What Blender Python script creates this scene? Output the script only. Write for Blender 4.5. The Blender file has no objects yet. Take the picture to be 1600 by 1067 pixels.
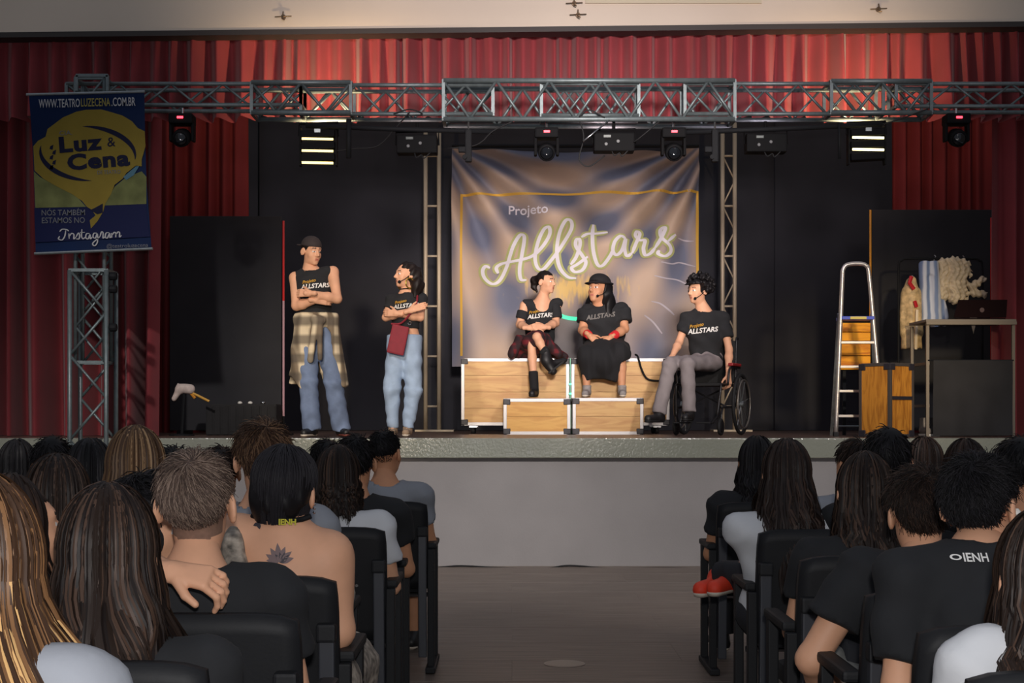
import bpy, bmesh, math, random
import numpy as np
from mathutils import Vector, Matrix, Euler
from mathutils.bvhtree import BVHTree

random.seed(7)
RNG = np.random.default_rng(7)
scene = bpy.context.scene
COL = scene.collection
PI = math.pi

# ------------------------------------------------------------------ camera
FPX = 2222.0          # focal length in pixels of the 1600 px frame
HOR = 648.0           # image row of the horizon
CAMZ = 1.30
cd = bpy.data.cameras.new('camera'); cam = bpy.data.objects.new('camera', cd); COL.objects.link(cam)
cd.sensor_width = 36.0; cd.lens = FPX * 36.0 / 1600.0
cd.shift_y = (HOR - 533.5) / 1600.0
cam.location = (0, 0, CAMZ); cam.rotation_euler = (PI / 2, 0, 0)
cd.clip_start = 0.05; cd.clip_end = 100
scene.camera = cam

# ------------------------------------------------------------------ light and exposure
scene.view_settings.view_transform = 'Standard'
scene.view_settings.look = 'None'
scene.view_settings.gamma = 1.0
scene.view_settings.use_curve_mapping = False
scene.view_settings.exposure = 0.0
world = bpy.data.worlds.new('hall_ambient'); scene.world = world; world.use_nodes = True
wbg = world.node_tree.nodes['Background']
wbg.inputs['Color'].default_value = (0.80, 0.86, 1.0, 1); wbg.inputs['Strength'].default_value = 0.28

def spot(name, loc, target, watts, angle, blend=0.5, color=(1, 1, 1), size=0.15):
    d = bpy.data.lights.new(name, 'SPOT'); d.energy = watts; d.spot_size = math.radians(angle); d.spot_blend = blend
    d.color = color; d.shadow_soft_size = size
    o = bpy.data.objects.new(name, d); COL.objects.link(o); o.location = loc
    o.rotation_euler = (Vector(target) - Vector(loc)).to_track_quat('-Z', 'Y').to_euler()
    return o
# the photographer's flash, just above the lens
spot('camera_flash', (0.03, -0.06, 1.50), (0.0, 8.0, 1.25), 225, 75, 0.6, (1.0, 0.97, 0.95), 0.04)
# unseen spots added high in the hall to brighten the stage front
spot('stage_front_fill_left', (-3.0, 2.0, 6.2), (-2.2, 12.2, 0.4), 2250, 36, 0.9, (1.0, 0.93, 0.88), 0.12)
spot('stage_front_fill_right', (3.2, 2.0, 6.2), (2.0, 12.2, 0.4), 2250, 36, 0.9, (1.0, 0.93, 0.88), 0.12)
# front-of-house spots, unseen; low place behind the photographer made up to clear the truss
spot('front_spot_pair', (-1.6, -2.5, 3.5), (-1.4, 12.8, 2.1), 3900, 11, 0.7, (1.0, 0.82, 0.60), 0.25)
spot('front_spot_seats', (0.4, -2.5, 3.6), (0.75, 14.8, 2.15), 3000, 11, 0.7, (1.0, 0.86, 0.72), 0.20)
spot('front_spot_wheelchair', (1.4, -2.5, 3.5), (1.85, 13.8, 1.9), 1500, 7, 0.8, (1.0, 0.84, 0.70), 0.10)
spot('front_spot_backdrop', (0.8, -2.5, 3.7), (0.6, 16.7, 3.15), 7200, 13, 0.6, (1.0, 0.90, 0.84), 0.70)
spot('front_spot_ladder', (3.0, -2.5, 3.5), (3.65, 13.4, 1.95), 4600, 8, 0.8, (1.0, 0.78, 0.48), 0.40)
spot('front_spot_valance', (0.8, -2.5, 3.4), (0.7, 13.0, 5.40), 6400, 29, 1.0, (1.0, 0.86, 0.84), 0.60)

def srgb(r, g, b):
    f = lambda c: ((c / 255 + 0.055) / 1.055) ** 2.4 if c > 10.3 else c / 255 / 12.92
    return (f(r), f(g), f(b))

def W(px, py, Y):
    """world point seen at pixel (px, py) at depth Y"""
    return Vector(((px - 800) * Y / FPX, Y, CAMZ - (py - HOR) * Y / FPX))

# ------------------------------------------------------------------ materials
MATS = {}
def mat(name, col, rough=0.6, metal=0.0, var=0.0, vscale=8.0, bump=0.0, bscale=40.0, emit=None, estr=0.0, spec=0.5, sheen=0.0, stretch=None):
    if name in MATS: return MATS[name]
    m = bpy.data.materials.new(name); m.use_nodes = True
    nt = m.node_tree; b = nt.nodes['Principled BSDF']
    b.inputs['Base Color'].default_value = (*col, 1); b.inputs['Roughness'].default_value = rough
    b.inputs['Metallic'].default_value = metal; b.inputs['Specular IOR Level'].default_value = spec
    if sheen: b.inputs['Sheen Weight'].default_value = sheen
    if emit: b.inputs['Emission Color'].default_value = (*emit, 1); b.inputs['Emission Strength'].default_value = estr
    if var or bump:
        tc = nt.nodes.new('ShaderNodeTexCoord'); mp = nt.nodes.new('ShaderNodeMapping')
        nt.links.new(tc.outputs['Object'], mp.inputs['Vector'])
        if stretch: mp.inputs['Scale'].default_value = stretch
    if var:
        n = nt.nodes.new('ShaderNodeTexNoise'); n.inputs['Scale'].default_value = vscale; n.inputs['Detail'].default_value = 5
        nt.links.new(mp.outputs['Vector'], n.inputs['Vector'])
        r = nt.nodes.new('ShaderNodeValToRGB'); r.color_ramp.elements[0].position = 0.3; r.color_ramp.elements[1].position = 0.7
        r.color_ramp.elements[0].color = (*[c * (1 - var) for c in col], 1)
        r.color_ramp.elements[1].color = (*[min(1, c * (1 + var)) for c in col], 1)
        nt.links.new(n.outputs['Fac'], r.inputs['Fac']); nt.links.new(r.outputs['Color'], b.inputs['Base Color'])
    if bump:
        n2 = nt.nodes.new('ShaderNodeTexNoise'); n2.inputs['Scale'].default_value = bscale; n2.inputs['Detail'].default_value = 4
        nt.links.new(mp.outputs['Vector'], n2.inputs['Vector'])
        bp = nt.nodes.new('ShaderNodeBump'); bp.inputs['Strength'].default_value = bump; bp.inputs['Distance'].default_value = 0.01
        nt.links.new(n2.outputs['Fac'], bp.inputs['Height']); nt.links.new(bp.outputs['Normal'], b.inputs['Normal'])
    MATS[name] = m
    return m

def wood_mat(name, c1, c2, axis='X', scale=6.0, rough=0.5):
    if name in MATS: return MATS[name]
    m = bpy.data.materials.new(name); m.use_nodes = True; nt = m.node_tree; b = nt.nodes['Principled BSDF']
    tc = nt.nodes.new('ShaderNodeTexCoord'); mp = nt.nodes.new('ShaderNodeMapping')
    oi = nt.nodes.new('ShaderNodeObjectInfo')
    nt.links.new(tc.outputs['Object'], mp.inputs['Vector'])
    mul = nt.nodes.new('ShaderNodeVectorMath'); mul.operation = 'SCALE'; mul.inputs['Scale'].default_value = 7.0
    cmb = nt.nodes.new('ShaderNodeCombineXYZ')
    for k in range(3): nt.links.new(oi.outputs['Random'], cmb.inputs[k])
    nt.links.new(cmb.outputs[0], mul.inputs[0]); nt.links.new(mul.outputs[0], mp.inputs['Location'])
    s = {'X': (0.7, 5, 5), 'Y': (5, 0.7, 5), 'Z': (5, 5, 0.7)}[axis]
    mp.inputs['Scale'].default_value = s
    n = nt.nodes.new('ShaderNodeTexNoise'); n.inputs['Scale'].default_value = scale; n.inputs['Detail'].default_value = 7; n.inputs['Distortion'].default_value = 1.1
    nt.links.new(mp.outputs['Vector'], n.inputs['Vector'])
    r = nt.nodes.new('ShaderNodeValToRGB')
    e = r.color_ramp.elements; e[0].position = 0.32; e[0].color = (*c2, 1); e[1].position = 0.58; e[1].color = (*c1, 1)
    nt.links.new(n.outputs['Fac'], r.inputs['Fac']); nt.links.new(r.outputs['Color'], b.inputs['Base Color'])
    b.inputs['Roughness'].default_value = rough
    MATS[name] = m; return m

def plaid_mat(name, base, bands, scale=26.0):
    """woven check: bands of colour along object X+Y*0.6 and Z"""
    if name in MATS: return MATS[name]
    m = bpy.data.materials.new(name); m.use_nodes = True; nt = m.node_tree; b = nt.nodes['Principled BSDF']; b.inputs['Roughness'].default_value = 0.85
    tc = nt.nodes.new('ShaderNodeTexCoord'); sp = nt.nodes.new('ShaderNodeSeparateXYZ'); nt.links.new(tc.outputs['Object'], sp.inputs[0])
    def band(sock, width):
        mu = nt.nodes.new('ShaderNodeMath'); mu.operation = 'MULTIPLY'; mu.inputs[1].default_value = scale; nt.links.new(sock, mu.inputs[0])
        sn = nt.nodes.new('ShaderNodeMath'); sn.operation = 'SINE'; nt.links.new(mu.outputs[0], sn.inputs[0])
        r = nt.nodes.new('ShaderNodeMapRange'); r.inputs['From Min'].default_value = -width; r.inputs['From Max'].default_value = width; nt.links.new(sn.outputs[0], r.inputs['Value'])
        return r.outputs[0]
    ad = nt.nodes.new('ShaderNodeMath'); nt.links.new(sp.outputs[0], ad.inputs[0]); nt.links.new(sp.outputs[1], ad.inputs[1])
    u = band(ad.outputs[0], 0.5); v = band(sp.outputs[2], 0.5)
    m1 = nt.nodes.new('ShaderNodeMix'); m1.data_type = 'RGBA'; m1.inputs[6].default_value = (*base, 1); m1.inputs[7].default_value = (*bands[0], 1); nt.links.new(u, m1.inputs[0])
    m2 = nt.nodes.new('ShaderNodeMix'); m2.data_type = 'RGBA'; m2.inputs[7].default_value = (*bands[1], 1)
    hv = nt.nodes.new('ShaderNodeMath'); hv.operation = 'MULTIPLY'; hv.inputs[1].default_value = 0.75; nt.links.new(v, hv.inputs[0])
    nt.links.new(m1.outputs[2], m2.inputs[6]); nt.links.new(hv.outputs[0], m2.inputs[0]); nt.links.new(m2.outputs[2], b.inputs['Base Color'])
    MATS[name] = m; return m

# ------------------------------------------------------------------ objects, things, parts
def tag(o, label=None, cat=None, group=None, kind=None):
    if label: o['label'] = label
    if cat: o['category'] = cat
    if group: o['group'] = group
    if kind: o['kind'] = kind
    return o

def link(name, me, m=None, parent=None, smooth=False):
    if m is not None:
        for x in (m if isinstance(m, (list, tuple)) else [m]): me.materials.append(x)
    o = bpy.data.objects.new(name, me); COL.objects.link(o)
    if parent is not None: o.parent = parent
    if smooth: me.polygons.foreach_set('use_smooth', np.ones(len(me.polygons), dtype=bool))
    return o

def thing(name, label, cat, loc=(0, 0, 0), rz=0.0, group=None):
    o = bpy.data.objects.new(name, None); COL.objects.link(o); o.location = loc; o.rotation_euler = (0, 0, rz)
    o.empty_display_size = 0.1
    return tag(o, label, cat, group)

def copy_tree(o, parent=None):
    c = o.copy(); COL.objects.link(c); c.parent = parent
    for ch in list(o.children): copy_tree(ch, c)
    return c

class MB:
    """collects polygons; .build makes ONE mesh object"""
    def __init__(s, org=(0, 0, 0)):
        s.v = []; s.f = []; s.org = Vector(org)
    def add(s, vs, fs):
        n = len(s.v); s.v += [Vector(v) - s.org for v in vs]; s.f += [tuple(i + n for i in f) for f in fs]; return s
    def box(s, c, d, R=None, bev=0.0):
        c = Vector(c); hx, hy, hz = d[0] / 2, d[1] / 2, d[2] / 2
        if bev <= 0:
            vs = [Vector((x, y, z)) for x in (-hx, hx) for y in (-hy, hy) for z in (-hz, hz)]
            fs = [(0, 1, 3, 2), (4, 6, 7, 5), (0, 4, 5, 1), (2, 3, 7, 6), (0, 2, 6, 4), (1, 5, 7, 3)]
        else:
            bm = bmesh.new(); bmesh.ops.create_cube(bm, size=1)
            for v in bm.verts: v.co = Vector((v.co.x * d[0], v.co.y * d[1], v.co.z * d[2]))
            bmesh.ops.bevel(bm, geom=bm.edges[:], offset=min(bev, 0.49 * min(d)), segments=2, affect='EDGES', profile=0.6)
            bm.verts.index_update(); vs = [v.co.copy() for v in bm.verts]; fs = [tuple(v.index for v in f.verts) for f in bm.faces]; bm.free()
        if R is not None: vs = [R @ v for v in vs]
        return s.add([v + c for v in vs], fs)
    def bar(s, a, b, w, t=None, up=(0, 0, 1)):
        a, b = Vector(a), Vector(b); t = t or w; d = (b - a).normalized(); u = Vector(up)
        if abs(d.dot(u)) > 0.98: u = Vector((0, 1, 0))
        x = d.cross(u).normalized(); y = x.cross(d).normalized()
        vs = [p + x * (sx * w / 2) + y * (sy * t / 2) for p in (a, b) for sx, sy in ((-1, -1), (1, -1), (1, 1), (-1, 1))]
        return s.add(vs, [(0, 1, 2, 3), (7, 6, 5, 4), (0, 4, 5, 1), (1, 5, 6, 2), (2, 6, 7, 3), (3, 7, 4, 0)])
    def tube(s, pts, r, n=6, cap=True):
        pts = [Vector(p) for p in pts]; N = len(pts); rs = r if isinstance(r, (list, tuple)) else [r] * N
        vs = []; prev = None
        for i, p in enumerate(pts):
            d = (pts[min(i + 1, N - 1)] - pts[max(i - 1, 0)]); d = d.normalized() if d.length > 1e-9 else Vector((0, 0, 1))
            if prev is None:
                u = Vector((0, 0, 1)) if abs(d.z) < 0.9 else Vector((1, 0, 0)); x = d.cross(u).normalized()
            else:
                x = (prev - d * prev.dot(d)); x = x.normalized() if x.length > 1e-6 else d.orthogonal().normalized()
            prev = x; y = d.cross(x)
            vs += [p + (x * math.cos(k * 2 * PI / n) + y * math.sin(k * 2 * PI / n)) * rs[i] for k in range(n)]
        fs = [(i * n + k, i * n + (k + 1) % n, (i + 1) * n + (k + 1) % n, (i + 1) * n + k) for i in range(N - 1) for k in range(n)]
        if cap: fs += [tuple(range(n - 1, -1, -1)), tuple((N - 1) * n + k for k in range(n))]
        return s.add(vs, fs)
    def lathe(s, c, prof, n=16, axis=(0, 0, 1)):
        """prof: (radius, height) rings about axis through c"""
        a = Vector(axis).normalized(); x = a.orthogonal().normalized(); y = a.cross(x); c = Vector(c)
        vs = [c + a * h + (x * math.cos(k * 2 * PI / n) + y * math.sin(k * 2 * PI / n)) * r for r, h in prof for k in range(n)]
        N = len(prof)
        fs = [(i * n + k, i * n + (k + 1) % n, (i + 1) * n + (k + 1) % n, (i + 1) * n + k) for i in range(N - 1) for k in range(n)]
        fs += [tuple(range(n - 1, -1, -1)), tuple((N - 1) * n + k for k in range(n))]
        return s.add(vs, fs)
    def ring(s, c, R, r, axis=(0, 0, 1), n=28, m=6):
        a = Vector(axis).normalized(); x = a.orthogonal().normalized(); y = a.cross(x); c = Vector(c); vs = []
        for i in range(n):
            t = i * 2 * PI / n; d = x * math.cos(t) + y * math.sin(t)
            vs += [c + d * (R + r * math.cos(k * 2 * PI / m)) + a * (r * math.sin(k * 2 * PI / m)) for k in range(m)]
        fs = [(i * m + k, i * m + (k + 1) % m, ((i + 1) % n) * m + (k + 1) % m, ((i + 1) % n) * m + k) for i in range(n) for k in range(m)]
        return s.add(vs, fs)
    def prism(s, poly, y0, y1):
        """polygon of (x, z) extruded along Y"""
        n = len(poly); vs = [Vector((x, y0, z)) for x, z in poly] + [Vector((x, y1, z)) for x, z in poly]
        fs = [tuple(range(n)), tuple(range(2 * n - 1, n - 1, -1))] + [(i, i + n, (i + 1) % n + n, (i + 1) % n) for i in range(n)]
        return s.add(vs, fs)
    def mesh(s, name):
        me = bpy.data.meshes.new(name); me.from_pydata([tuple(v) for v in s.v], [], s.f)
        bm = bmesh.new(); bm.from_mesh(me); bmesh.ops.recalc_face_normals(bm, faces=bm.faces[:]); bm.to_mesh(me); bm.free()
        return me
    def build(s, name, m, parent=None, smooth=False):
        return link(name, s.mesh(name), m, parent, smooth)

def np_mesh(name, V, Q):
    """fast mesh from vertex array and an (n,3|4) face array"""
    me = bpy.data.meshes.new(name); V = np.asarray(V, dtype=np.float32); Q = np.asarray(Q, dtype=np.int32); k = Q.shape[1] if len(Q) else 4
    me.vertices.add(len(V)); me.vertices.foreach_set('co', V.ravel())
    me.loops.add(Q.size); me.loops.foreach_set('vertex_index', Q.ravel())
    me.polygons.add(len(Q)); me.polygons.foreach_set('loop_start', np.arange(0, Q.size, k, dtype=np.int32))
    me.update(calc_edges=True); me.validate()
    return me

def crom(pts, sub=6):
    """Catmull-Rom through points"""
    P = [Vector(p) for p in pts]; P = [P[0] * 2 - P[1]] + P + [P[-1] * 2 - P[-2]]; out = []
    for i in range(1, len(P) - 2):
        a, b, c, d = P[i - 1:i + 3]
        for k in range(sub):
            t = k / sub
            out.append(0.5 * ((2 * b) + (c - a) * t + (2 * a - 5 * b + 4 * c - d) * t * t + (3 * b - a - 3 * c + d) * t ** 3))
    out.append(P[-2]); return out

def text_mesh(body, size, bold=0.0, shear=0.0, align='CENTER', space=1.0, sx=1.0):
    """letter outlines in the XZ plane, centred on the origin, as (verts, faces)"""
    c = bpy.data.curves.new('lettering', 'FONT'); c.body = body; c.size = size; c.offset = bold; c.shear = shear
    c.align_x = align; c.align_y = 'CENTER'; c.space_character = space; c.fill_mode = 'FRONT'; c.resolution_u = 3
    o = bpy.data.objects.new('lettering', c); COL.objects.link(o)
    me = bpy.data.meshes.new_from_object(o.evaluated_get(bpy.context.evaluated_depsgraph_get()))
    vs = [Vector((v.co.x * sx, 0, v.co.y)) for v in me.vertices]; fs = [tuple(p.vertices) for p in me.polygons]
    bpy.data.objects.remove(o); bpy.data.curves.remove(c); bpy.data.meshes.remove(me)
    return vs, fs

# ------------------------------------------------------------------ implicit surfaces (bodies, clothes)
def _aa(x): return np.asarray(x, dtype=np.float32)
class Field:
    """smooth unions of simple solids on a grid, meshed as one continuous surface"""
    def __init__(s, lo, hi, h):
        s.lo = _aa(lo); s.h = float(h); n = np.maximum(np.ceil((_aa(hi) - s.lo) / h).astype(int) + 1, 3)
        s.n = n; s.F = np.full(tuple(n), 0.5, dtype=np.float32)
        s.ax = [s.lo[i] + h * np.arange(n[i], dtype=np.float32) for i in range(3)]
    def _win(s, lo, hi):
        i0 = np.clip(np.floor((_aa(lo) - s.lo) / s.h).astype(int), 0, s.n); i1 = np.clip(np.ceil((_aa(hi) - s.lo) / s.h).astype(int) + 1, 0, s.n)
        if (i1 <= i0).any(): return None
        sl = tuple(slice(a, b) for a, b in zip(i0, i1))
        X = s.ax[0][sl[0]][:, None, None]; Y = s.ax[1][sl[1]][None, :, None]; Z = s.ax[2][sl[2]][None, None, :]
        return sl, X, Y, Z
    def _mix(s, sl, d, k, sub):
        f = s.F[sl]
        if sub:
            h = np.maximum(k - np.abs(f + d), 0) / k; s.F[sl] = np.maximum(f, -d) + h * h * k * 0.25
        else:
            h = np.maximum(k - np.abs(f - d), 0) / k; s.F[sl] = np.minimum(f, d) - h * h * k * 0.25
    def cone(s, a, b, ra, rb=None, k=0.02, sub=False, flat=False):
        a = _aa(a); b = _aa(b); rb = ra if rb is None else rb; m = max(ra, rb) + k + 2 * s.h
        w = s._win(np.minimum(a, b) - m, np.maximum(a, b) + m)
        if w is None: return s
        sl, X, Y, Z = w; ba = b - a; L2 = max(float(ba @ ba), 1e-9); L = math.sqrt(L2)
        px, py, pz = X - a[0], Y - a[1], Z - a[2]
        t = (px * ba[0] + py * ba[1] + pz * ba[2]) / L2
        tc = np.clip(t, 0, 1)
        if flat:
            dd = np.sqrt((px - t * ba[0]) ** 2 + (py - t * ba[1]) ** 2 + (pz - t * ba[2]) ** 2) - (ra + (rb - ra) * tc)
            d = np.maximum(dd, np.maximum(-t * L, (t - 1) * L))
        else:
            d = np.sqrt((px - tc * ba[0]) ** 2 + (py - tc * ba[1]) ** 2 + (pz - tc * ba[2]) ** 2) - (ra + (rb - ra) * tc)
        s._mix(sl, d, k, sub); return s
    def ell(s, c, r, R=None, k=0.02, sub=False):
        c = _aa(c); r = _aa(r); m = float(r.max()) + k + 2 * s.h; w = s._win(c - m, c + m)
        if w is None: return s
        sl, X, Y, Z = w; p = [X - c[0], Y - c[1], Z - c[2]]
        if R is not None:
            M = np.array(R, dtype=np.float32).T; p = [M[i, 0] * p[0] + M[i, 1] * p[1] + M[i, 2] * p[2] for i in range(3)]
        k0 = np.sqrt((p[0] / r[0]) ** 2 + (p[1] / r[1]) ** 2 + (p[2] / r[2]) ** 2); k1 = np.sqrt((p[0] / r[0] ** 2) ** 2 + (p[1] / r[1] ** 2) ** 2 + (p[2] / r[2] ** 2) ** 2)
        s._mix(sl, k0 * (k0 - 1) / np.maximum(k1, 1e-6), k, sub); return s
    def grid(s): return s.ax[0][:, None, None], s.ax[1][None, :, None], s.ax[2][None, None, :]
    def clip(s, fn):
        """keep where fn(X,Y,Z) < 0"""
        X, Y, Z = s.grid(); s.F = np.maximum(s.F, fn(X, Y, Z) + 0 * s.F); return s
    def warp(s, fn):
        X, Y, Z = s.grid(); s.F = s.F + fn(X, Y, Z); return s
    def mesh(s):
        F = s.F; n = s.n; ins = F < 0; c = [slice(0, -1), slice(1, None)]
        cnt = np.zeros(tuple(n - 1), dtype=np.float32); acc = np.zeros(tuple(n - 1) + (3,), dtype=np.float32)
        corners = [(i, j, k) for i in (0, 1) for j in (0, 1) for k in (0, 1)]
        for a in corners:
            for ax in range(3):
                if a[ax]: continue
                b = list(a); b[ax] = 1
                fa = F[c[a[0]], c[a[1]], c[a[2]]]; fb = F[c[b[0]], c[b[1]], c[b[2]]]
                cr = (fa < 0) != (fb < 0)
                t = np.where(cr, fa / np.where(cr, fa - fb, 1), 0)
                cnt += cr
                for q in range(3):
                    acc[..., q] += np.where(cr, a[q] + (t if q == ax else 0), 0)
        act = cnt > 0; idx = np.full(tuple(n - 1), -1, dtype=np.int64); idx[act] = np.arange(int(act.sum()))
        cell = np.argwhere(act).astype(np.float32); V = s.lo + s.h * (cell + acc[act] / cnt[act][:, None])
        Q = []
        for ax in range(3):
            o = [q for q in range(3) if q != ax]
            sl0 = [slice(None)] * 3; sl1 = [slice(None)] * 3; sl0[ax] = slice(0, -1); sl1[ax] = slice(1, None)
            for q in o: sl0[q] = slice(1, -1); sl1[q] = slice(1, -1)
            i0 = ins[tuple(sl0)]; i1 = ins[tuple(sl1)]; e = np.argwhere(i0 != i1)
            if not len(e): continue
            inside0 = i0[tuple(e.T)]
            def ci(d0, d1):
                p = e.copy(); p[:, o[0]] += d0; p[:, o[1]] += d1; return idx[tuple(p.T)]
            q = np.stack([ci(0, 0), ci(1, 0), ci(1, 1), ci(0, 1)], 1)
            flip = inside0 if ax != 1 else ~inside0
            q[~flip] = q[~flip][:, ::-1]
            Q.append(q)
        Q = np.concatenate(Q) if Q else np.zeros((0, 4), dtype=np.int64)
        return V, Q[(Q >= 0).all(1)]

def join_np(parts):
    Vs, Qs, off = [], [], 0
    for V, Q in parts:
        Vs.append(V); Qs.append(Q + off); off += len(V)
    return np.concatenate(Vs), np.concatenate(Qs)
# ================================================================== the setting
STZ = 1.10            # stage height
STY = 12.2            # stage front
M_black = mat('black_metal', srgb(22, 23, 26), 0.7, 0.0, spec=0.2)
M_alu = mat('brushed_aluminium', srgb(150, 156, 158), 0.38, 0.85, var=0.12, vscale=30)
M_truss = mat('truss_aluminium', srgb(108, 118, 120), 0.48, 0.55, var=0.15, vscale=20)
M_white = mat('white_plastic', srgb(225, 222, 215), 0.5)
M_rubber = mat('black_rubber', srgb(22, 22, 24), 0.75)
M_chrome = mat('chrome', srgb(190, 190, 192), 0.2, 1.0)

# floor of wood-look boards, laid across the aisle
fl = MB().box((0, 6.4, -0.053), (14, 12.6, 0.1)).build('floor', mat('floor_joint', srgb(150, 140, 132), 0.7)); tag(fl, kind='structure')
plank_m = bpy.data.materials.new('grey_wood_floor'); plank_m.use_nodes = True
nt = plank_m.node_tree; pb = nt.nodes['Principled BSDF']
tc = nt.nodes.new('ShaderNodeTexCoord'); mp = nt.nodes.new('ShaderNodeMapping'); mp.inputs['Scale'].default_value = (0.6, 9, 1)
nz = nt.nodes.new('ShaderNodeTexNoise'); nz.inputs['Scale'].default_value = 4; nz.inputs['Detail'].default_value = 8
oi = nt.nodes.new('ShaderNodeObjectInfo'); cmb = nt.nodes.new('ShaderNodeCombineXYZ'); m9 = nt.nodes.new('ShaderNodeMath'); m9.operation = 'MULTIPLY'; m9.inputs[1].default_value = 31
nt.links.new(oi.outputs['Random'], m9.inputs[0]); nt.links.new(m9.outputs[0], cmb.inputs[0]); nt.links.new(m9.outputs[0], cmb.inputs[1]); nt.links.new(cmb.outputs[0], mp.inputs['Location'])
rp = nt.nodes.new('ShaderNodeValToRGB'); rp.color_ramp.elements[0].position = .3; rp.color_ramp.elements[0].color = (*srgb(92, 80, 72), 1); rp.color_ramp.elements[1].position = .72; rp.color_ramp.elements[1].color = (*srgb(132, 118, 108), 1)
nt.links.new(tc.outputs['Object'], mp.inputs[0]); nt.links.new(mp.outputs[0], nz.inputs[0]); nt.links.new(nz.outputs['Fac'], rp.inputs[0]); nt.links.new(rp.outputs[0], pb.inputs['Base Color'])
pb.inputs['Roughness'].default_value = 0.42
pm = MB().box((0, 0, -0.006), (1.799, 0.579, 0.012), bev=0.0008).mesh('plank'); pm.materials.append(plank_m)
row = 0; y = STY - 0.2925
while y > 1.0:
    x = -6.3 + (0.9 if row % 2 else 0.0)
    while x < 6.5:
        o = bpy.data.objects.new('plank', pm); COL.objects.link(o); o.location = (x, y, 0.0); o.parent = fl
        x += 1.8
    y -= 0.585; row += 1

# stage: platform, painted edge slab, plastered front
M_stage = mat('stage_boards', srgb(96, 74, 64), 0.35, var=0.25, vscale=5, stretch=(0.5, 6, 1))
st = MB().box((0, STY + 3.9, STZ - 0.05), (16, 7.7, 0.1)).build('stage_floor', M_stage); tag(st, kind='structure')
M_slab = mat('grey_gloss_paint', srgb(132, 134, 122), 0.13, var=0.05, vscale=2, bump=0.35, bscale=45)
sl = MB().box((0, STY + 0.05, STZ - 0.085), (16, 0.14, 0.17), bev=0.008).build('trim_1', M_slab); tag(sl, kind='structure')
M_plaster = mat('grey_plaster', srgb(142, 138, 138), 0.75, var=0.05, vscale=3, bump=0.1, bscale=60)
fr = MB().box((0, STY + 0.10, (STZ - 0.17) / 2), (16, 0.1, STZ - 0.165)).build('wall_stage_front', M_plaster); tag(fr, kind='structure')
# wall above the stage opening, with its lower edge running slightly downhill to the left
HY = 12.75
zl = W(0, 53, HY).z; zr = W(1600, 36, HY).z; sxl = (zr - zl) / (W(1600, 0, HY).x - W(0, 0, HY).x)
zat = lambda x: zl + (x - W(0, 0, HY).x) * sxl
M_beige = mat('beige_wall_paint', srgb(206, 192, 176), 0.8, var=0.03, vscale=1.5, bump=0.05, bscale=25)
hw = MB().prism([(-8, zat(-8)), (8, zat(8)), (8, 7.0), (-8, 7.0)], HY, HY + 0.18).build('wall_back', M_beige); tag(hw, kind='structure')
tr2 = MB().prism([(-8, zat(-8) - 0.035), (8, zat(8) - 0.035), (8, zat(8) + 0.012), (-8, zat(-8) + 0.012)], HY - 0.012, HY + 0.17).build('trim_2', mat('dark_rail', srgb(46, 40, 38), 0.6)); tag(tr2, kind='structure')
pl = MB().box(((W(1052, 0, HY).x), HY - 0.01, W(0, 4, HY).z + 0.25), ((1190 - 915) * HY / FPX, 0.02, 0.52)).build('trim_3', mat('panel_rim_paint', srgb(196, 184, 160), 0.7)); tag(pl, kind='structure')
bw = MB().box((0, 19.2, 3.5), (16, 0.15, 7)).build('wall_stage_rear', mat('rear_wall_paint', srgb(38, 38, 40), 0.9)); tag(bw, kind='structure')
for s, nm in ((-1, 'wall_left'), (1, 'wall_right')):
    o = MB().box((s * 8.0, 9.5, 3.5), (0.15, 19.6, 7)).build(nm, M_beige); tag(o, kind='structure')

# ceiling hooks on the wall above the opening
for px, py, wd in ((443, 27, 'above the left curtain'), (903, 24, 'in the middle, the lower of two'), (897, 6, 'in the middle, the upper of two'), (1372, 15, 'above the right curtain')):
    c = W(px, py, HY - 0.01)
    t = thing('wall_bracket', f'small metal hook bracket on the beige wall {wd}', 'bracket', c)
    MB(c).lathe(c, [(0.022, 0.0), (0.022, 0.02)], 10, (0, -1, 0)).build('plate', mat('dull_steel', srgb(120, 100, 80), 0.4, 0.7), t)
    b = MB(c)
    b.tube([c + Vector((-0.075, -0.02, -0.002)), c + Vector((0, -0.03, 0.0)), c + Vector((0.075, -0.02, 0.005))], 0.005, 5)
    b.tube([c + Vector((0, -0.02, 0.045)), c + Vector((0, -0.045, 0.0)), c + Vector((0, -0.06, -0.03)), c + Vector((0.02, -0.06, -0.035))], 0.006, 5)
    b.build('hook', MATS['dull_steel'], t)

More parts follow.
